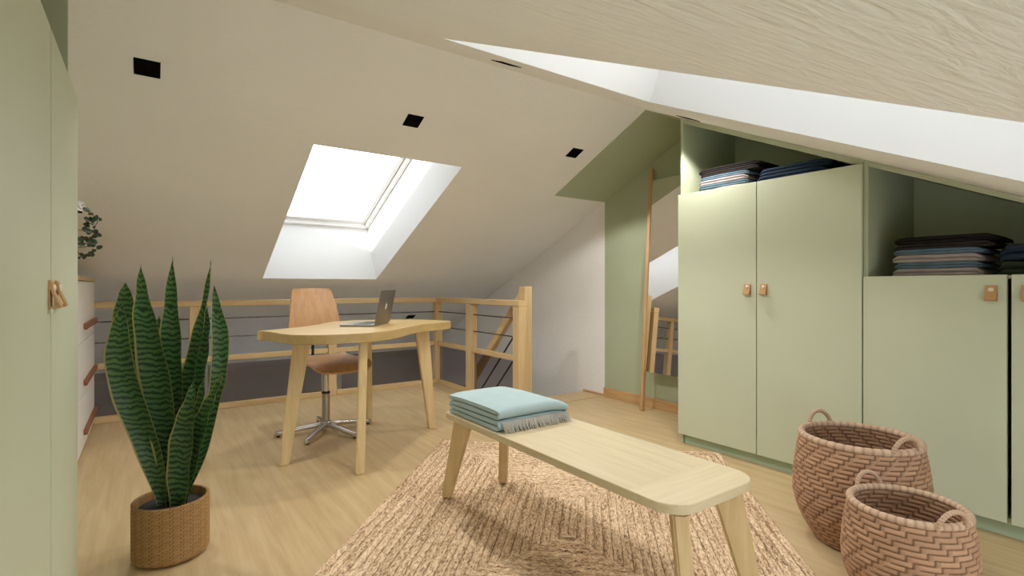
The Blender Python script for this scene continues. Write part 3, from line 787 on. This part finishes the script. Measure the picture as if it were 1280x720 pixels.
LEAVES = [
([(-0.024, 0.015, 0.208, 0.0415), (-0.062, 0.032, 0.406, 0.0882), (-0.117, 0.049, 0.586, 0.099), (-0.142, 0.066, 0.734, 0.0866), (-0.129, 0.083, 0.851, 0.0515), (-0.108, 0.1, 0.937, 0.0037)], -0.3),
([(-0.013, -0.009, 0.198, 0.042), (-0.078, -0.025, 0.448, 0.0908), (-0.156, -0.041, 0.688, 0.1099), (-0.208, -0.058, 0.87, 0.0923), (-0.226, -0.074, 0.962, 0.0497), (-0.239, -0.09, 1.015, 0.0031)], -0.2),
([(0.008, 0.009, 0.205, 0.0476), (-0.013, 0.013, 0.459, 0.1069), (-0.049, 0.017, 0.697, 0.1185), (-0.078, 0.022, 0.875, 0.0887), (-0.09, 0.026, 0.994, 0.0413), (-0.093, 0.03, 1.079, 0.0029)], 0.05),
([(0.008, -0.009, 0.213, 0.042), (0.001, -0.011, 0.452, 0.0842), (-0.004, -0.013, 0.662, 0.0933), (-0.008, -0.016, 0.813, 0.0844), (-0.01, -0.018, 0.963, 0.0513), (-0.008, -0.02, 1.111, 0.003)], 0.1),
([(0.021, -0.003, 0.215, 0.0419), (0.027, -0.012, 0.422, 0.0782), (0.051, -0.022, 0.631, 0.0786), (0.082, -0.031, 0.811, 0.0577), (0.107, -0.041, 0.963, 0.0305), (0.119, -0.05, 1.098, 0.0031)], 0.5),
([(0.022, -0.015, 0.225, 0.0422), (0.047, -0.034, 0.446, 0.073), (0.065, -0.053, 0.625, 0.0737), (0.076, -0.072, 0.745, 0.062), (0.077, -0.091, 0.837, 0.0438), (0.069, -0.11, 0.93, 0.0032)], 0.3),
([(-0.013, -0.018, 0.203, 0.0362), (-0.041, -0.038, 0.384, 0.0732), (-0.074, -0.059, 0.562, 0.0862), (-0.097, -0.079, 0.713, 0.0809), (-0.114, -0.1, 0.804, 0.0503), (-0.128, -0.12, 0.882, 0.0032)], -0.1),
([(0.04, 0.021, 0.189, 0.0591), (0.053, 0.033, 0.318, 0.0881), (0.072, 0.045, 0.439, 0.0905), (0.094, 0.056, 0.529, 0.0696), (0.116, 0.068, 0.604, 0.0346), (0.135, 0.08, 0.667, 0.0029)], 0.1),
([(0.052, 0.012, 0.215, 0.0356), (0.097, 0.028, 0.375, 0.0766), (0.139, 0.043, 0.497, 0.076), (0.177, 0.059, 0.573, 0.058), (0.212, 0.074, 0.634, 0.0345), (0.244, 0.09, 0.689, 0.0028)], 0.55),
([(0.049, -0.006, 0.229, 0.036), (0.1, -0.012, 0.392, 0.0662), (0.144, -0.017, 0.556, 0.0483), (0.165, -0.023, 0.661, 0.0544), (0.168, -0.029, 0.811, 0.0576), (0.15, -0.034, 0.917, 0.0335), (0.137, -0.04, 1.002, 0.0031)], -0.25),
([(0.035, 0.0, 0.21, 0.0359), (0.061, 0.004, 0.322, 0.0597), (0.091, 0.008, 0.428, 0.0714), (0.108, 0.012, 0.518, 0.0594), (0.122, 0.016, 0.593, 0.0356), (0.137, 0.02, 0.668, 0.003)], 0.4)]
for pts, tw in LEAVES:
    pts = [(pts[0][0]*0.8, pts[0][1]*0.8, 0.172, pts[0][3]*0.8)] + pts
    cv = []
    N = len(pts)
    for i in range(N-1):
        P4 = [Vector(pts[max(0, min(N-1, i+k))]) for k in (-1, 0, 1, 2)]
        for j in range(6):
            t = j/6; p0, p1, p2, p3 = P4
            cv.append(0.5*((2*p1) + (p2-p0)*t + (2*p0-5*p1+4*p2-p3)*t*t + (3*p1-p0-3*p2+p3)*t**3))
    cv.append(Vector(pts[-1]))
    bm = BM(); uvl = bm.loops.layers.uv.new('UVMap'); rows = []; nu = 9
    acc = 0
    for i, c in enumerate(cv):
        ctr = PC + R_AX*c[0] + F_AX*c[1] + Vector((0, 0, c[2]))
        if i: acc += (ctr - last).length
        last = ctr
        th = tw*(0.3 + i/len(cv)); side = R_AX*math.cos(th) + F_AX*math.sin(th); dep = F_AX*math.cos(th) - R_AX*math.sin(th)
        wd = max(c[3], 0.002)/max(0.75, math.cos(th)); row = []
        for k in range(nu):
            u = k/(nu-1)*2-1
            v = bm.verts.new(ctr + side*(u*wd/2) + dep*((u*u-0.4)*wd*0.20 + 0.003*math.sin(i*0.9+u*2))); row.append((v, (u+1)/2, acc))
        rows.append(row)
    for i in range(len(rows)-1):
        for k in range(nu-1):
            q = (rows[i][k], rows[i][k+1], rows[i+1][k+1], rows[i+1][k])
            f = bm.faces.new([v[0] for v in q])
            for l, vv in zip(f.loops, q): l[uvl].uv = (vv[1], vv[2])
    th_ = bmesh.ops.solidify(bm, geom=bm.faces[:], thickness=0.003)
    mesh_obj('leaf', bm, M['leaf'], sp, 60)

# ================================================================== braided rug
RC0 = Vector((-2.991, 1.555, 0)); e1 = Vector((0.691, 0.7228, 0)).normalized(); e2 = Vector((e1.y, -e1.x, 0))
RW, RL = 1.712, 2.02
rug = thing('braided_rug', 'large tan braided jute rug lying diagonally under the bench', 'rug', RC0 + e1*RW/2 + e2*RL/2)
bw = 0.0342; nr = int(RW/2/bw)
SS = (-0.96, -0.60, 0.0, 0.60, 0.96)
random.seed(11)
for k in range(nr):
    bm = BM(); allr = []; uvl = bm.loops.layers.uv.new('UVMap'); run = 0.0; us = []
    for side in range(4):
        ln_ = (RW if side % 2 == 0 else RL) - 2*(k+0.5)*bw
        n = max(2, int(ln_/0.0125))
        for i in range(n):
            t = i/n; row = []
            for s in SS:
                d = (k + 0.5 + s*0.49)*bw; a0, a1, b0, b1 = d, RW-d, d, RL-d
                if side == 0: p = (a0+(a1-a0)*t, b0)
                elif side == 1: p = (a1, b0+(b1-b0)*t)
                elif side == 2: p = (a1-(a1-a0)*t, b1)
                else: p = (a0, b1-(b1-b0)*t)
                ph = ln_*t/0.030 + abs(s)*0.55 + (0.5 if s > 0 else 0)
                h = 0.0035 if abs(s) == 0.96 else (0.0112 if s == 0 else 0.0098)
                h *= 0.74 + 0.22*math.sin(2*PI*ph) + random.uniform(-0.22, 0.22)
                jit = random.uniform(-0.0018, 0.0018) if abs(s) < 0.95 or k > 0 else random.uniform(-0.003, 0.003)
                q = RC0 + e1*(p[0]+jit) + e2*(p[1]+jit); q.z = 0.003 + max(0, h)
                row.append(bm.verts.new(q))
            allr.append(row); us.append(run + t*ln_)
        run += ln_
    n = len(allr)
    for i in range(n):
        for q in range(4):
            f = bm.faces.new((allr[i][q], allr[(i+1) % n][q], allr[(i+1) % n][q+1], allr[i][q+1]))
            ub = us[i+1] if i+1 < n else us[i]+0.0125
            for l, uvv in zip(f.loops, ((us[i], q/4+k), (ub, q/4+k), (ub, (q+1)/4+k), (us[i], (q+1)/4+k))): l[uvl].uv = (uvv[0], uvv[1]*0.034)
    bmesh.ops.recalc_face_normals(bm, faces=bm.faces[:])
    if sum(f.normal.z for f in bm.faces) < 0: bmesh.ops.reverse_faces(bm, faces=bm.faces[:])
    mesh_obj('braid', bm, M['jute'], rug, 180)
bm = BM(); obox(bm, RC0 + e1*RW/2 + e2*RL/2 + Vector((0, 0, 0.0017)), e1, e2, Vector((0, 0, 1)), RW-0.004, RL-0.004, 0.0024); mesh_obj('backing', bm, M['rug_back'], rug, 0)

# ================================================================== bench
bn = thing('oak_bench', 'pale oak bench with rounded end and splayed legs standing on the rug', 'bench', (-1.43, 1.295, 0.012))
BX0, BX1, BY0, BY1, BZ = -2.085, -0.828, 1.095, 1.493, 0.432
def rrect(x0, x1, y0, y1, rl_, rr_, n=8):
    pts = []
    for cx, cy, r, a0 in ((x1-rr_, y1-rr_, rr_, 0), (x0+rl_, y1-rl_, rl_, PI/2), (x0+rl_, y0+rl_, rl_, PI), (x1-rr_, y0+rr_, rr_, 1.5*PI)):
        for k in range(n+1):
            a = a0 + PI/2*k/n; pts.append((cx + r*math.cos(a), cy + r*math.sin(a)))
    return pts
full = rrect(BX0, BX1, BY0, BY1, 0.02, 0.085)
XL1, XL2 = BX0+0.13, BX1-0.165
mid = [(XL1+0.0003, BY0), (XL2-0.0003, BY0), (XL2-0.0003, BY1), (XL1+0.0003, BY1)]
endr = [(XL2, BY0)] + [p for p in full if p[0] > XL2+0.001][9:] + [p for p in full if p[0] > XL2+0.001][:9] + [(XL2, BY1)]
endl = [(XL1, BY1)] + [p for p in full if p[0] < XL1-0.001] + [(XL1, BY0)]
ch = 0.012
for nm, pts, m in (('seat_board', mid, M['bench_x']), ('end_board', endr, M['bench_y']), ('end_board', endl, M['bench_y'])):
    bm = BM(); c = Vector((sum(p[0] for p in pts)/len(pts), sum(p[1] for p in pts)/len(pts), 0))
    cxm, cym = (BX0+BX1)/2, (BY0+BY1)/2
    def inn(p, k):
        x, y = p
        if nm == 'seat_board': return (x, y + (k if y < cym else -k))
        if abs(x-XL2) < 0.001 or abs(x-XL1) < 0.001: return (x, y + (k if y < cym else -k))
        hx = 0.66 if nm == 'end_board' else 1
        sx = (BX1-BX0)/2; sy = (BY1-BY0)/2
        return (cxm + (x-cxm)*(1-k/sx), cym + (y-cym)*(1-k/sy))
    L0 = [bm.verts.new((*inn(p, ch*2.2), BZ-0.038)) for p in pts]; L1 = [bm.verts.new((*p, BZ-0.026)) for p in pts]
    L2 = [bm.verts.new((*p, BZ-0.002)) for p in pts]; L3 = [bm.verts.new((*inn(p, 0.002), BZ)) for p in pts]
    n = len(pts); bm.faces.new(L0[::-1]); bm.faces.new(L3)
    for A, B in ((L0, L1), (L1, L2), (L2, L3)):
        for i in range(n): bm.faces.new((A[i], A[(i+1) % n], B[(i+1) % n], B[i]))
    bmesh.ops.recalc_face_normals(bm, faces=bm.faces[:])
    mesh_obj(nm, bm, m, bn, 30)
for fx, dx in ((-2.150, 0.085), (-0.812, -0.085)):
    for fy_, dy in ((1.142, 0.045), (1.458, -0.045)):
        bm = BM(); taper_leg(bm, (fx+dx, fy_+dy, BZ-0.0385), (fx, fy_, 0.0165), (dx*0.9, dy*1.6, 0), 0.088, 0.044, 0.042)
        mesh_obj('leg', bm, M['bench_z'], bn)

# folded blanket
bl = thing('folded_blanket', 'pale aqua folded wool blanket with grey fringe on the bench end', 'blanket', (-1.86, 1.28, BZ))
X0, X1, YA, YB = -2.065, -1.650, 1.108, 1.462
th = 0.0215; prof = []
zc = [BZ+0.0008+th*(k+0.5)+k*0.0010 for k in range(4)]
def lay_x(k): return (X0 + 0.006*((k*7) % 3), X1 - (0.004 if k < 2 else 0.0))
path = []
def arc(cx, cz, r, a0, a1, n=7): return [(cx + r*math.cos(a0+(a1-a0)*i/n), cz + r*math.sin(a0+(a1-a0)*i/n)) for i in range(n+1)]
r_ = (zc[1]-zc[0])/2
xr = X1 - 0.030; xl = X0 + r_ + th/2
path += [(X0+0.004, zc[0])] + [(X0 + (xr-X0)*t, zc[0]) for t in (0.3, 0.6, 0.85)] + arc(xr, (zc[0]+zc[1])/2, r_, -PI/2, PI/2)
path += [(X0 + (xr-X0)*t, zc[1]) for t in (0.85, 0.6, 0.3)] + arc(xl, (zc[1]+zc[2])/2, r_, 1.5*PI, 0.5*PI)[0:]
path += [(X0 + (xr-X0)*t, zc[2]) for t in (0.3, 0.6, 0.85)] + arc(xr, (zc[2]+zc[3])/2, r_, -PI/2, PI/2)
path += [(X0 + (xr-X0)*t, zc[3]) for t in (0.85, 0.6, 0.3)] + [(X0+0.002, zc[3])]
bm = BM(); NY = 18; strips = []
pv = [Vector((p[0], 0, p[1])) for p in path]
for j in range(NY+1):
    t = j/NY; y = YA + (YB-YA)*t
    e = min(t, 1-t)*NY/2.5; tk = th*(0.72 + 0.28*min(1, e))
    rowa, rowb = [], []
    for i, p in enumerate(pv):
        tg = (pv[min(i+1, len(pv)-1)] - pv[max(i-1, 0)]).normalized(); nrm = Vector((-tg.z, 0, tg.x))
        hgt = (p.z-BZ)/0.09
        # the pile sinks softly towards its far edge and corners
        sag = -0.020*max(0, (t-0.72)/0.28)**2*hgt - 0.006*hgt*max(0, 1-(p.x-X0)/0.10) - 0.004*hgt*max(0, 1-t/0.1)
        puff = 0.004*hgt*math.sin(PI*t)
        yy = y + (0.003*math.sin(i*1.3) if j in (0, NY) else 0)
        for row, sg in ((rowa, 1), (rowb, -1)):
            q = p + nrm*(sg*tk/2); z = q.z + sag + puff
            row.append(bm.verts.new((q.x, yy, max(BZ+0.0006, z))))
    strips.append((rowa, rowb))
K = len(pv)
for j in range(NY):
    for s in (0, 1):
        for i in range(K-1): bm.faces.new((strips[j][s][i], strips[j][s][i+1], strips[j+1][s][i+1], strips[j+1][s][i]))
    for i in (0, K-1): bm.faces.new((strips[j][0][i], strips[j][1][i], strips[j+1][1][i], strips[j+1][0][i]))
for j in (0, NY):
    for i in range(K-1): bm.faces.new((strips[j][0][i], strips[j][0][i+1], strips[j][1][i+1], strips[j][1][i]))
bmesh.ops.recalc_face_normals(bm, faces=bm.faces[:])
mesh_obj('folded_cloth', bm, M['blanket'], bl, 55)
bm = BM(); random.seed(3)
NF = 62
for k in range(NF):
    y = YA + 0.012 + (YB-YA-0.02)*k/(NF-1) + random.uniform(-0.001, 0.001); zt_ = BZ + 0.040 - 0.008*max(0, (k/NF-0.75)/0.25)
    dy = random.uniform(-0.004, 0.004); ex = random.uniform(0.0, 0.010)
    tube(bm, [(X1-0.008, y, zt_), (X1+0.001, y, zt_-0.004), (X1+0.008, y+dy*0.5, BZ+0.018), (X1+0.014+ex, y+dy, BZ+0.003)], [0.0026, 0.0026, 0.0023, 0.0014], 5)
fo = mesh_obj('fringe', bm, M['fringe'], bl, 60); fo['kind'] = 'stuff'; fo['label'] = 'grey twisted fringe'

# ================================================================== desk
DC = Vector((-3.21, 1.13, 0)); du = Vector((-0.66, 0.75, 0)).normalized(); dv = Vector((0.75, 0.66, 0)).normalized()
dk = thing('curved_desk', 'pale wooden desk with wavy-edged top and splayed legs by the railing', 'desk', DC)
out = [(-0.535, -0.31), (-0.655, -0.09), (-0.672, 0.02), (-0.625, 0.145), (-0.50, 0.275), (-0.36, 0.325), (-0.20, 0.330), (-0.03, 0.315), (0.13, 0.312), (0.27, 0.352), (0.40, 0.395), (0.475, 0.392),
       (0.525, 0.345), (0.590, 0.20), (0.612, 0.05), (0.560, -0.14), (0.43, -0.33), (0.30, -0.395), (0.15, -0.385), (0.0, -0.345), (-0.17, -0.325), (-0.33, -0.345), (-0.46, -0.375), (-0.54, -0.36)]
pts = [DC + du*p.x + dv*p.y for p in catmull([(a, b, 0) for a, b in out], 5)]
pts = [(p.x, p.y) for p in pts]
area = sum(pts[i][0]*pts[(i+1) % len(pts)][1] - pts[(i+1) % len(pts)][0]*pts[i][1] for i in range(len(pts)))
if area < 0: pts = pts[::-1]
DZ = 0.752
bm = BM(); prism(bm, pts, DZ-0.050, DZ, 0.003, 0.003); mesh_obj('desk_top', bm, M['desk_top'], dk, 40)
for (fu, fv, a, b, wt) in ((-0.455, -0.254, 0.085, 0.055, 0.095), (-0.478, 0.230, 0.070, -0.020, 0.054), (0.493, -0.256, -0.070, 0.030, 0.054), (0.441, 0.263, -0.075, -0.045, 0.095)):
    foot = DC + du*fu + dv*fv; topp = DC + du*(fu+a) + dv*(fv+b)
    wdir = du*a*0.75 + dv*(b if abs(b) > 0.04 else b)*1.6
    bm = BM(); taper_leg(bm, (topp.x, topp.y, DZ-0.0505), (foot.x, foot.y, 0.0), wdir, wt, 0.052, 0.046)
    mesh_obj('leg', bm, M['desk_leg'], dk)

# laptop, open, its back to the camera side
lp = thing('open_laptop', 'open grey laptop on the curved desk, lid turned towards the bench', 'laptop', (-3.22, 1.16, DZ))
H0 = Vector((-3.060, 1.125, DZ+0.0008)); wv = Vector((-0.79, 0.613, 0)).normalized(); dv_desk = dv; dv = Vector((0.613, 0.79, 0)).normalized(); bk = -dv
LW, LD = 0.315, 0.215
bm = BM(); obox(bm, H0 + wv*LW/2 + bk*LD/2 + Vector((0, 0, 0.006)), wv, dv, Vector((0, 0, 1)), LW, LD, 0.011, 0.003); base_o = mesh_obj('base', bm, M['alu_light'], lp)
bm = BM(); obox(bm, H0 + wv*LW/2 + bk*LD*0.42 + Vector((0, 0, 0.0120)), wv, dv, Vector((0, 0, 1)), LW*0.86, LD*0.46, 0.0012); mesh_obj('keyboard', bm, M['keys'], base_o, 0)
bm = BM(); obox(bm, H0 + wv*LW/2 + bk*LD*0.83 + Vector((0, 0, 0.0118)), wv, dv, Vector((0, 0, 1)), LW*0.36, LD*0.26, 0.0006); mesh_obj('trackpad', bm, M['alu'], base_o, 0)
tl = math.radians(11); sv = (Vector((0, 0, 1))*math.cos(tl) + dv*math.sin(tl)); sn = dv*math.cos(tl) - Vector((0, 0, 1))*math.sin(tl)
SC_ = H0 + Vector((0, 0, 0.0125)) + sn*0.004
bm = BM(); obox(bm, SC_ + wv*LW/2 + sv*0.108, wv, sv, sn, LW, 0.216, 0.006, 0.002); lid = mesh_obj('lid', bm, M['alu'], lp)
bm = BM(); obox(bm, SC_ + wv*LW/2 + sv*0.110 - sn*0.0034, wv, sv, sn, LW*0.94, 0.192, 0.0006); mesh_obj('screen', bm, M['screen'], lid, 0)
# bitten-fruit emblem on the lid
bm = BM(); R0 = 0.021; ec = SC_ + wv*LW/2 + sv*0.110 + sn*0.0034
op = []
for k in range(40):
    a = 2*PI*k/40; x = R0*math.cos(a)*(1-0.10*max(0, -math.sin(a))); y = R0*1.02*math.sin(a)
    y -= 0.005*math.exp(-(x/0.006)**2)*(1 if math.sin(a) > 0 else -0.6)
    d = math.hypot(x-(-0.0245), y-0.003)
    if d < 0.0105: 
        s = 0.0105/d; x = -0.0245 + (x+0.0245)*s; y = 0.003 + (y-0.003)*s
    op.append(bm.verts.new(ec + wv*x + sv*y))
bm.faces.new(op)
lf = [(0.0, 0.020), (0.001, 0.026), (0.006, 0.031), (0.0105, 0.032), (0.010, 0.027), (0.006, 0.0225)]
bm.faces.new([bm.verts.new(ec - wv*x + sv*y) for x, y in lf])
bmesh.ops.solidify(bm, geom=bm.faces[:], thickness=0.0006)
mesh_obj('emblem', bm, M['logo'], lid, 0)['label'] = 'white bitten-fruit emblem'

# ================================================================== swivel chair
CC = Vector((-3.65, 1.0, 0)); cf = Vector((0.99, 0.12, 0)).normalized(); cw = Vector((-cf.y, cf.x, 0))
ch_ = thing('swivel_chair', 'veneered plywood swivel chair on a chrome star base behind the desk', 'chair', CC)
c2 = (CC.x, CC.y)
mesh_obj('column', lathe(BM(), [(0.0265, 0.075), (0.0265, 0.262), (0.024, 0.264)], c2, 28), M['chrome_dark'], ch_)
mesh_obj('collar', lathe(BM(), [(0.0285, 0.2645), (0.0285, 0.276), (0.02, 0.278)], c2, 28), M['black'], ch_)
mesh_obj('gas_lift', lathe(BM(), [(0.0165, 0.2785), (0.0165, 0.430)], c2, 24), M['chrome'], ch_)
mesh_obj('hub', lathe(BM(), [(0.03, 0.030), (0.037, 0.035), (0.037, 0.070), (0.028, 0.0745)], c2, 28), M['chrome'], ch_)
tips = [(-3.69, 0.69), (-3.37, 0.79), (-3.345, 1.12), (-3.665, 1.315), (-3.965, 1.03)]
for tx, ty_ in tips:
    dn = Vector((tx-CC.x, ty_-CC.y, 0)).normalized(); tp = CC + dn*0.325
    bm = BM(); sd_ = Vector((-dn.y, dn.x, 0)); rows = []
    for s, wd, zt_, zb in ((0.034, 0.021, 0.068, 0.036), (0.16, 0.019, 0.056, 0.026), (0.29, 0.0165, 0.040, 0.010), (0.318, 0.015, 0.036, 0.007), (0.327, 0.009, 0.030, 0.010)):
        c = CC + dn*s; zm = (zt_+zb)/2; hz = (zt_-zb)/2
        rows.append([bm.verts.new(c + sd_*(wd*math.copysign(abs(math.cos(a))**0.6, math.cos(a))) + Vector((0, 0, zm + hz*math.copysign(abs(math.sin(a))**0.6, math.sin(a))))) for a in [2*PI*k/14 for k in range(14)]])
    for i in range(4):
        for k in range(14): bm.faces.new((rows[i][k], rows[i][(k+1) % 14], rows[i+1][(k+1) % 14], rows[i+1][k]))
    bm.faces.new(rows[0]); bm.faces.new(rows[-1][::-1])
    bmesh.ops.recalc_face_normals(bm, faces=bm.faces[:])
    lg = mesh_obj('base_leg', bm, M['chrome'], ch_, 60)
    mesh_obj('glide', lathe(BM(), [(0.010, 0.0005), (0.012, 0.003), (0.012, 0.0115)], ((CC + dn*0.300).x, (CC + dn*0.300).y), 14), M['black'], lg)
SO = CC + cf*0.075
bm = BM()
obox(bm, CC - cf*0.085 + Vector((0, 0, 0.459)), cf, cw, Vector((0, 0, 1)), 0.20, 0.045, 0.012, 0.003)
lathe(bm, [(0.022, 0.424), (0.040, 0.437), (0.052, 0.457), (0.052, 0.464)], c2, 20)
mesh_obj('seat_bracket', bm, M['black'], ch_)
def shell(rows_fn, nu, nv, thick):
    bm = BM(); g_ = [[bm.verts.new(rows_fn(i/(nv-1), j/(nu-1)*2-1)) for j in range(nu)] for i in range(nv)]
    for i in range(nv-1):
        for j in range(nu-1): bm.faces.new((g_[i][j], g_[i][j+1], g_[i+1][j+1], g_[i+1][j]))
    bmesh.ops.recalc_face_normals(bm, faces=bm.faces[:])
    bmesh.ops.solidify(bm, geom=bm.faces[:], thickness=thick)
    bmesh.ops.recalc_face_normals(bm, faces=bm.faces[:])
    return bm
def seat_fn(t, u):
    s = -0.200 + 0.455*t
    wd = 0.205*(1 - 0.10*abs(2*t-1)**3)*(1 if t < 0.9 else 1-0.5*((t-0.9)/0.1)**2*0.3)
    z = 0.490 + 0.010*u*u - 0.010*math.sin(PI*min(1, t*1.15)) - 0.050*max(0, (t-0.70)/0.30)**2
    if t < 0.1: z += 0.012*((0.1-t)/0.1)
    return SO + cf*s + cw*(u*wd) + Vector((0, 0, z))
mesh_obj('seat', shell(seat_fn, 13, 22, 0.014), M['ply'], ch_, 50)
def back_fn(t, u):
    z = 0.612 + 0.370*t
    wd = 0.200 - 0.058*t**1.3
    if t > 0.93: wd -= 0.012*((t-0.93)/0.07)**2
    if t < 0.08: wd -= 0.02*((0.08-t)/0.08)**2
    off = -0.290 - 0.075*t + 0.025*u*u + 0.02*math.sin(PI*t)
    return SO + cf*off + cw*(u*wd) + Vector((0, 0, z))
mesh_obj('backrest', shell(back_fn, 13, 20, 0.012), M['ply'], ch_, 50)
bm = BM(); tube(bm, [CC - cf*0.16 + Vector((0, 0, 0.459)), CC - cf*0.215 + Vector((0, 0, 0.464)), CC - cf*0.235 + Vector((0, 0, 0.50)), CC - cf*0.236 + Vector((0, 0, 0.66))], 0.010, 8)
mesh_obj('back_support', bm, M['black'], ch_)

# ================================================================== woven baskets
def basket(label, cx, cy, H, r_rim, r_max, r_base, zmax, cols, rows, hang, sc_):
    t = thing('woven_basket', label, 'basket', (cx, cy, 0), 'two-handled woven baskets by the low wardrobe')
    def prof(q):
        z = 0.002 + q*(H-0.006)
        if z < zmax: r = r_base + (r_max-r_base)*math.sin(PI/2*min(1, z/zmax))**0.9
        else: r = r_rim + (r_max-r_rim)*math.cos(PI/2*(z-zmax)/(H-zmax))**1.0
        return r, z
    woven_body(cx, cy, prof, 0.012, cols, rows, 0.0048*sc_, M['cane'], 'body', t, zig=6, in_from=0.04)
    # rim wound with flat cane
    bm = BM(); lay = bm.verts.layers.float.new('tint'); n = 176; mth = 10; rr0 = 0.0135*sc_; g_ = []
    for i in range(n):
        a = 2*PI*i/n; row = []
        wob = 0.0016*sc_ if i % 4 == 0 else 0.0
        for k in range(mth):
            b = 2*PI*k/mth; rr = rr0 - wob
            v = bm.verts.new((cx + (r_rim-0.005 + rr*math.cos(b))*math.cos(a), cy + (r_rim-0.005 + rr*math.cos(b))*math.sin(a), H + 0.006*sc_ + rr*math.sin(b)))
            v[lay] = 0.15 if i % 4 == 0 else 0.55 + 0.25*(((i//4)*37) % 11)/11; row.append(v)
        g_.append(row)
    for i in range(n):
        for k in range(mth): bm.faces.new((g_[i][k], g_[(i+1) % n][k], g_[(i+1) % n][(k+1) % mth], g_[i][(k+1) % mth]))
    bmesh.ops.recalc_face_normals(bm, faces=bm.faces[:])
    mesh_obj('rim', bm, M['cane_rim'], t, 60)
    for a in (hang, hang+PI):
        bm = BM(); lay = bm.verts.layers.float.new('tint')
        tg = Vector((-math.sin(a), math.cos(a), 0)); rd = Vector((math.cos(a), math.sin(a), 0))
        c = Vector((cx, cy, H)) + rd*(r_rim-0.006); NN = 60; rows_ = []
        hw, hh, r0 = 0.052*sc_, 0.062*sc_, 0.0088*sc_
        for i in range(NN+1):
            b = -0.22 + (PI+0.44)*i/NN
            p = c + tg*(hw*math.cos(b)*(1.0 if b > 0 and b < PI else 0.98)) + Vector((0, 0, hh*math.sin(b))) + rd*0.012*math.sin(b)
            tan = (tg*(-hw*math.sin(b)) + Vector((0, 0, hh*math.cos(b)))).normalized()
            s1 = rd; s2 = tan.cross(rd).normalized(); rr = r0*(0.82 if i % 3 == 0 else 1.0); row = []
            for k in range(9):
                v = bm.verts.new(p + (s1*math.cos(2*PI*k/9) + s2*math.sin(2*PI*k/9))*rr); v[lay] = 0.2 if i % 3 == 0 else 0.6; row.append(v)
            rows_.append(row)
        for i in range(NN):
            for k in range(9): bm.faces.new((rows_[i][k], rows_[i][(k+1) % 9], rows_[i+1][(k+1) % 9], rows_[i+1][k]))
        bm.faces.new(rows_[0]); bm.faces.new(rows_[-1][::-1])
        bmesh.ops.recalc_face_normals(bm, faces=bm.faces[:])
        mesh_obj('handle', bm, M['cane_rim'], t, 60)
    return t
basket('larger brown woven basket with two loop handles, in front of the low wardrobe', -0.876, 2.285, 0.40, 0.203, 0.227, 0.150, 0.20, 84, 24, math.radians(155), 1.0)
basket('smaller brown woven basket with two loop handles, in front of the larger one', -0.610, 1.940, 0.31, 0.155, 0.173, 0.118, 0.15, 64, 19, math.radians(150), 0.85)
